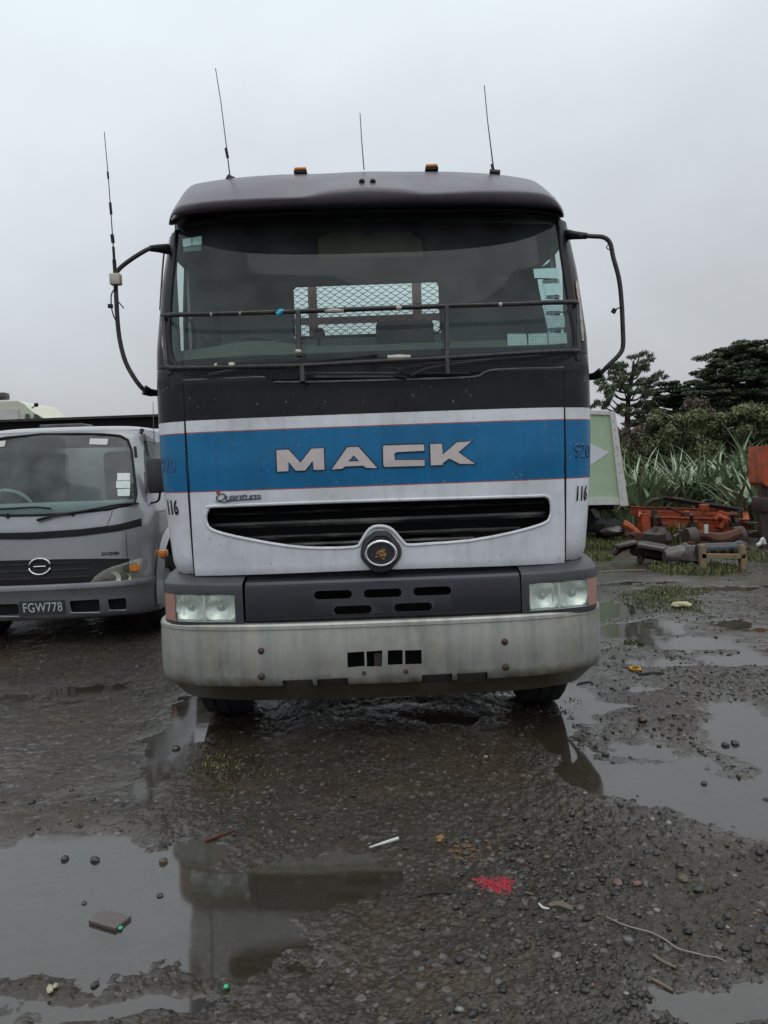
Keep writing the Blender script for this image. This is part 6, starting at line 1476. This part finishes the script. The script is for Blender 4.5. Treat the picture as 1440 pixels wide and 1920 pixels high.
# ================================================================== litter on the ground
def thing(o, label, cat, group=None): return tag(o, label, cat, group)
def onground(u, v, dz=.006):
    p = gnd(u, v); return Vector((p.x, p.y, max(0., float(height(p.x, p.y)))+dz))
a, b_ = onground(693, 1595, .012), onground(747, 1579, .016); mb = MB(); mb.tube([a, (a*2+b_)/3, (a+b_*2)/3, b_], [.003, .005, .0065, .007], 8); thing(mb.build('white_stick', M['offwhite']), 'slim white plastic stick lying on the gravel in front of the truck', 'stick')
def chips(center, n, spread, s0, m_, name, label, cat, seed, flat=.25, ry=None):
    cat = None
    rg = np.random.default_rng(seed); mb = MB(); c = gnd(*center)
    for k in range(n):
        x = c.x+rg.normal()*spread; y = c.y+rg.normal()*(ry or spread); z = max(0, float(height(x, y))); s = s0*rg.uniform(.5, 1.3)
        mb.ell((x, y, z+s*flat*.5), (s, s*rg.uniform(.6, 1), s*flat), 7, 4, Matrix.Rotation(rg.uniform(0, 3), 3, 'Z'), jit=.2)
    return tag(mb.build(name, m_), label, kind='stuff')
M['redchip'] = mat('red_lens_chips', (.30, .016, .03), .45, var=.35, vscale=60)
chips((935,1668), 900, .026, .0045, M['redchip'], 'red_fragments', 'patch of crushed red plastic on the gravel', 'plastic fragments', 3, ry=.024)
chips((905,1660), 30, .012, .008, M['redchip'], 'red_fragments', 'thin scatter of red plastic left of the red patch', 'plastic fragments', 4)
M['leafm'] = mat('brown_leaf_litter', (.11, .06, .028), .7, var=.5, vscale=30); M['leafo'] = mat('orange_leaf', (.26, .12, .05), .7, var=.3, vscale=40)
chips((880,1600), 60, .045, .011, M['leafm'], 'leaf_litter', 'brown sodden leaf litter right of the white stick', 'leaves', 5)
chips((822,1573), 8, .014, .014, M['leafo'], 'orange_bark', 'orange brown bark flakes right of the white stick', 'bark', 6)
M['green'] = mat('bright_green_plastic', (.06, .45, .20), .45)
for (u, v, lab) in ((226, 1743, 'bright green plastic pellet at the corner of the slate'), (424, 1857, 'bright green plastic pellet near the bottom edge')):
    mb = MB(); p = onground(u, v, .006); mb.ell(p, (.0075, .010, .006), 8, 6, jit=.15); thing(mb.build('green_pellet', M['green']), lab, 'pellet', 'green pellets')
# slate
M['slate'] = mat('pinkish_slate', (.10, .083, .078), .45, var=.15, vscale=12, bump=.2)
P = [gnd(u, v, .010) for u, v in ((166,1727),(180,1713),(196,1707),(246,1718),(216,1742))]; mb = MB(); mb.prism([Vector((p.x, p.y, .012)) for p in P], (0, 0, -.010)); thing(mb.build('slate_piece', M['slate'], smooth=False), 'flat pinkish grey slate lying in the left puddle', 'slate')
# dark sticks, twigs, wire
def twig(pts, r_, m_, name, label, cat, dz=.004):
    mb = MB(); P = smooth_path([onground(u, v, dz) for u, v in pts], 5); mb.tube(P, [r_*(.5+.5*math.sin(math.pi*(.15+.8*i/len(P)))) for i in range(len(P))], 6); return thing(mb.build(name, m_), label, cat)
M['wire'] = mat('galvanised_wire', (.20, .19, .17), .5, .3); M['pale'] = mat('weathered_wood', (.14, .115, .085), .7, var=.3, vscale=40)
twig([(1138,1741),(1165,1752),(1190,1760),(1220,1768),(1245,1779),(1270,1792),(1300,1801),(1325,1803),(1345,1808),(1362,1812)], .0035, M['wire'], 'bent_wire', 'thin bent wire lying across the gravel at lower right', 'wire', .007)
twig([(1011,1711),(1018,1718),(1030,1723)], .004, M['offwhite'], 'white_peel', 'small curved white strip beside the wood splinter', 'strip')
twig([(1030,1714),(1050,1716),(1074,1723)], .011, M['pale'], 'wood_splinter', 'brown wood splinter on the gravel at lower right', 'wood')
twig([(385,1578),(410,1570),(438,1560)], .007, M['rust'], 'rusty_rod', 'short rusty rod on the muddy gravel left of the white stick', 'rod')
twig([(782,1689),(820,1688),(860,1686),(895,1684)], .006, M['rubber'], 'dark_strip', 'dark rubber strip left of the red patch', 'strip')
twig([(1000,1695),(985,1688)], .004, M['pale'], 'wood_chip', 'small pale wood chip near the red patch', 'wood chip')
twig([(1225,1802),(1245,1812),(1268,1825)], .006, M['pale'], 'twig', 'upper of two twigs at the edge of the lower right puddle', 'twig'); twig([(1215,1838),(1240,1848),(1262,1860)], .006, M['pale'], 'twig', 'lower of two twigs at the edge of the lower right puddle', 'twig')
twig([(1082,1284),(1100,1281),(1112,1284)], .007, M['rubber'], 'dark_rod', 'short dark rod beside the right end of the bumper', 'rod')
twig([(1198,1268),(1225,1267),(1245,1267)], .012, M['rubber'], 'rubber_strip', 'flat black rubber strip by the yellow ring', 'strip')
twig([(1120,1076),(1160,1073),(1210,1072)], .02, M['pale'], 'grey_plank', 'thin pale plank lying on the gravel right of the lamp', 'plank')
M['yellow'] = mat('yellow_plastic', (.50, .26, .03), .45, var=.2)
p = onground(1191, 1260, .012); mb = MB(); mb.tube([p+Vector((.036*math.cos(a), .045*math.sin(a), .004*math.sin(3*a))) for a in np.linspace(0, 6.283, 13)[:-1]], .010, 6, closed=True); thing(mb.build('yellow_ring', M['yellow']), 'crushed yellow plastic ring on the gravel', 'ring')
p = onground(1277, 1140, .03); mb = MB(); mb.ell(p, (.10, .07, .03), 12, 7, jit=.2); thing(mb.build('yellow_bag', mat('dirty_yellow_bag', (.42, .38, .22), .6, var=.4, vscale=12)), 'dirty yellow bag half flattened in the mossy patch', 'bag')
p = onground(94, 1866, .008); mb = MB(); mb.ell(p, (.010, .020, .008), 8, 5, Matrix.Rotation(.5, 3, 'Z'), jit=.2); mb.ell(p+Vector((.012, .012, 0)), (.008, .012, .006), 8, 5, jit=.2); thing(mb.build('pale_shell', mat('pale_leaf', (.36, .34, .24), .5)), 'pale curled leaf at the lower left', 'leaf')
# larger stones one can pick out
rg = np.random.default_rng(44)
STN = [(122,1612,.026,'left of two dark stones at the far edge of the left puddle'),(178,1614,.026,'right of two dark stones at the far edge of the left puddle'),(306,1617,.027,'brown stone where the truck reflection meets the left puddle'),
 (300,1680,.016,'low dark stone half sunk right of the slate'),(158,1694,.012,'small dark stone just beyond the slate'),(1205,1357,.045,'large brown stone on the spit beside the right hand puddle'),(1240,1354,.028,'smaller stone right of the large brown one on the spit'),
 (1138,1387,.028,'dark stone in shallow water, upper of two right of the bumper'),(1135,1417,.030,'reddish dark stone, lower of two in shallow water right of the bumper'),(1378,1395,.032,'dark stone on the point of the gravel spit at the right'),(1360,1398,.03,'dark stone just left of the point of the gravel spit'),
 (1320,1470,.022,'lone dark stone in the middle of the wide puddle'),(1158,1671,.024,'smooth round grey stone left of the pink stone'),(1178,1778,.024,'round grey stone just below the bent wire'),(1195,1675,.020,'pink flat stone on the gravel bank'),
 (1280,1664,.028,'tan stone in the dark cluster on the gravel bank'),(1275,1642,.022,'black stone at the top of the cluster on the gravel bank'),(1302,1650,.022,'dark stone right of the black one in the cluster'),(1310,1688,.026,'flat dark stone at the bottom of the cluster'),(1340,1684,.024,'rightmost dark stone of the cluster on the bank'),
 (1218,1573,.020,'dark slanting stone high on the gravel bank'),(330,1404,.030,'black stone in the puddle at the left front corner of the truck'),(265,1392,.018,'small black stone left of the corner puddle'),(178,1848,.018,'dark stone at the near edge of the left puddle')]
for (u, v, s, lb) in STN:
    s *= .8
    mb = MB(); p = onground(u, v, s*.25); mb.ell(p, (s*rg.uniform(.8, 1.15), s*rg.uniform(.7, 1), s*.55), 9, 6, Matrix.Rotation(rg.uniform(0, 3), 3, 'Z'), jit=.13)
    k_ = 'pinkstone' if 'pink' in lb else 'tanstone' if ('tan ' in lb or 'brown' in lb) else 'greystone' if 'round grey' in lb else 'bigstone'
    cdef = {'pinkstone': (.14, .075, .060), 'tanstone': (.085, .070, .042), 'greystone': (.10, .105, .10), 'bigstone': (.040, .038, .036)}[k_]
    if k_ not in M: M[k_] = mat(k_, cdef, .38, var=.35, vscale=20, bump=.4)
    tag(mb.build('stone', M[k_]), lb, 'stone', 'loose stones in the yard')
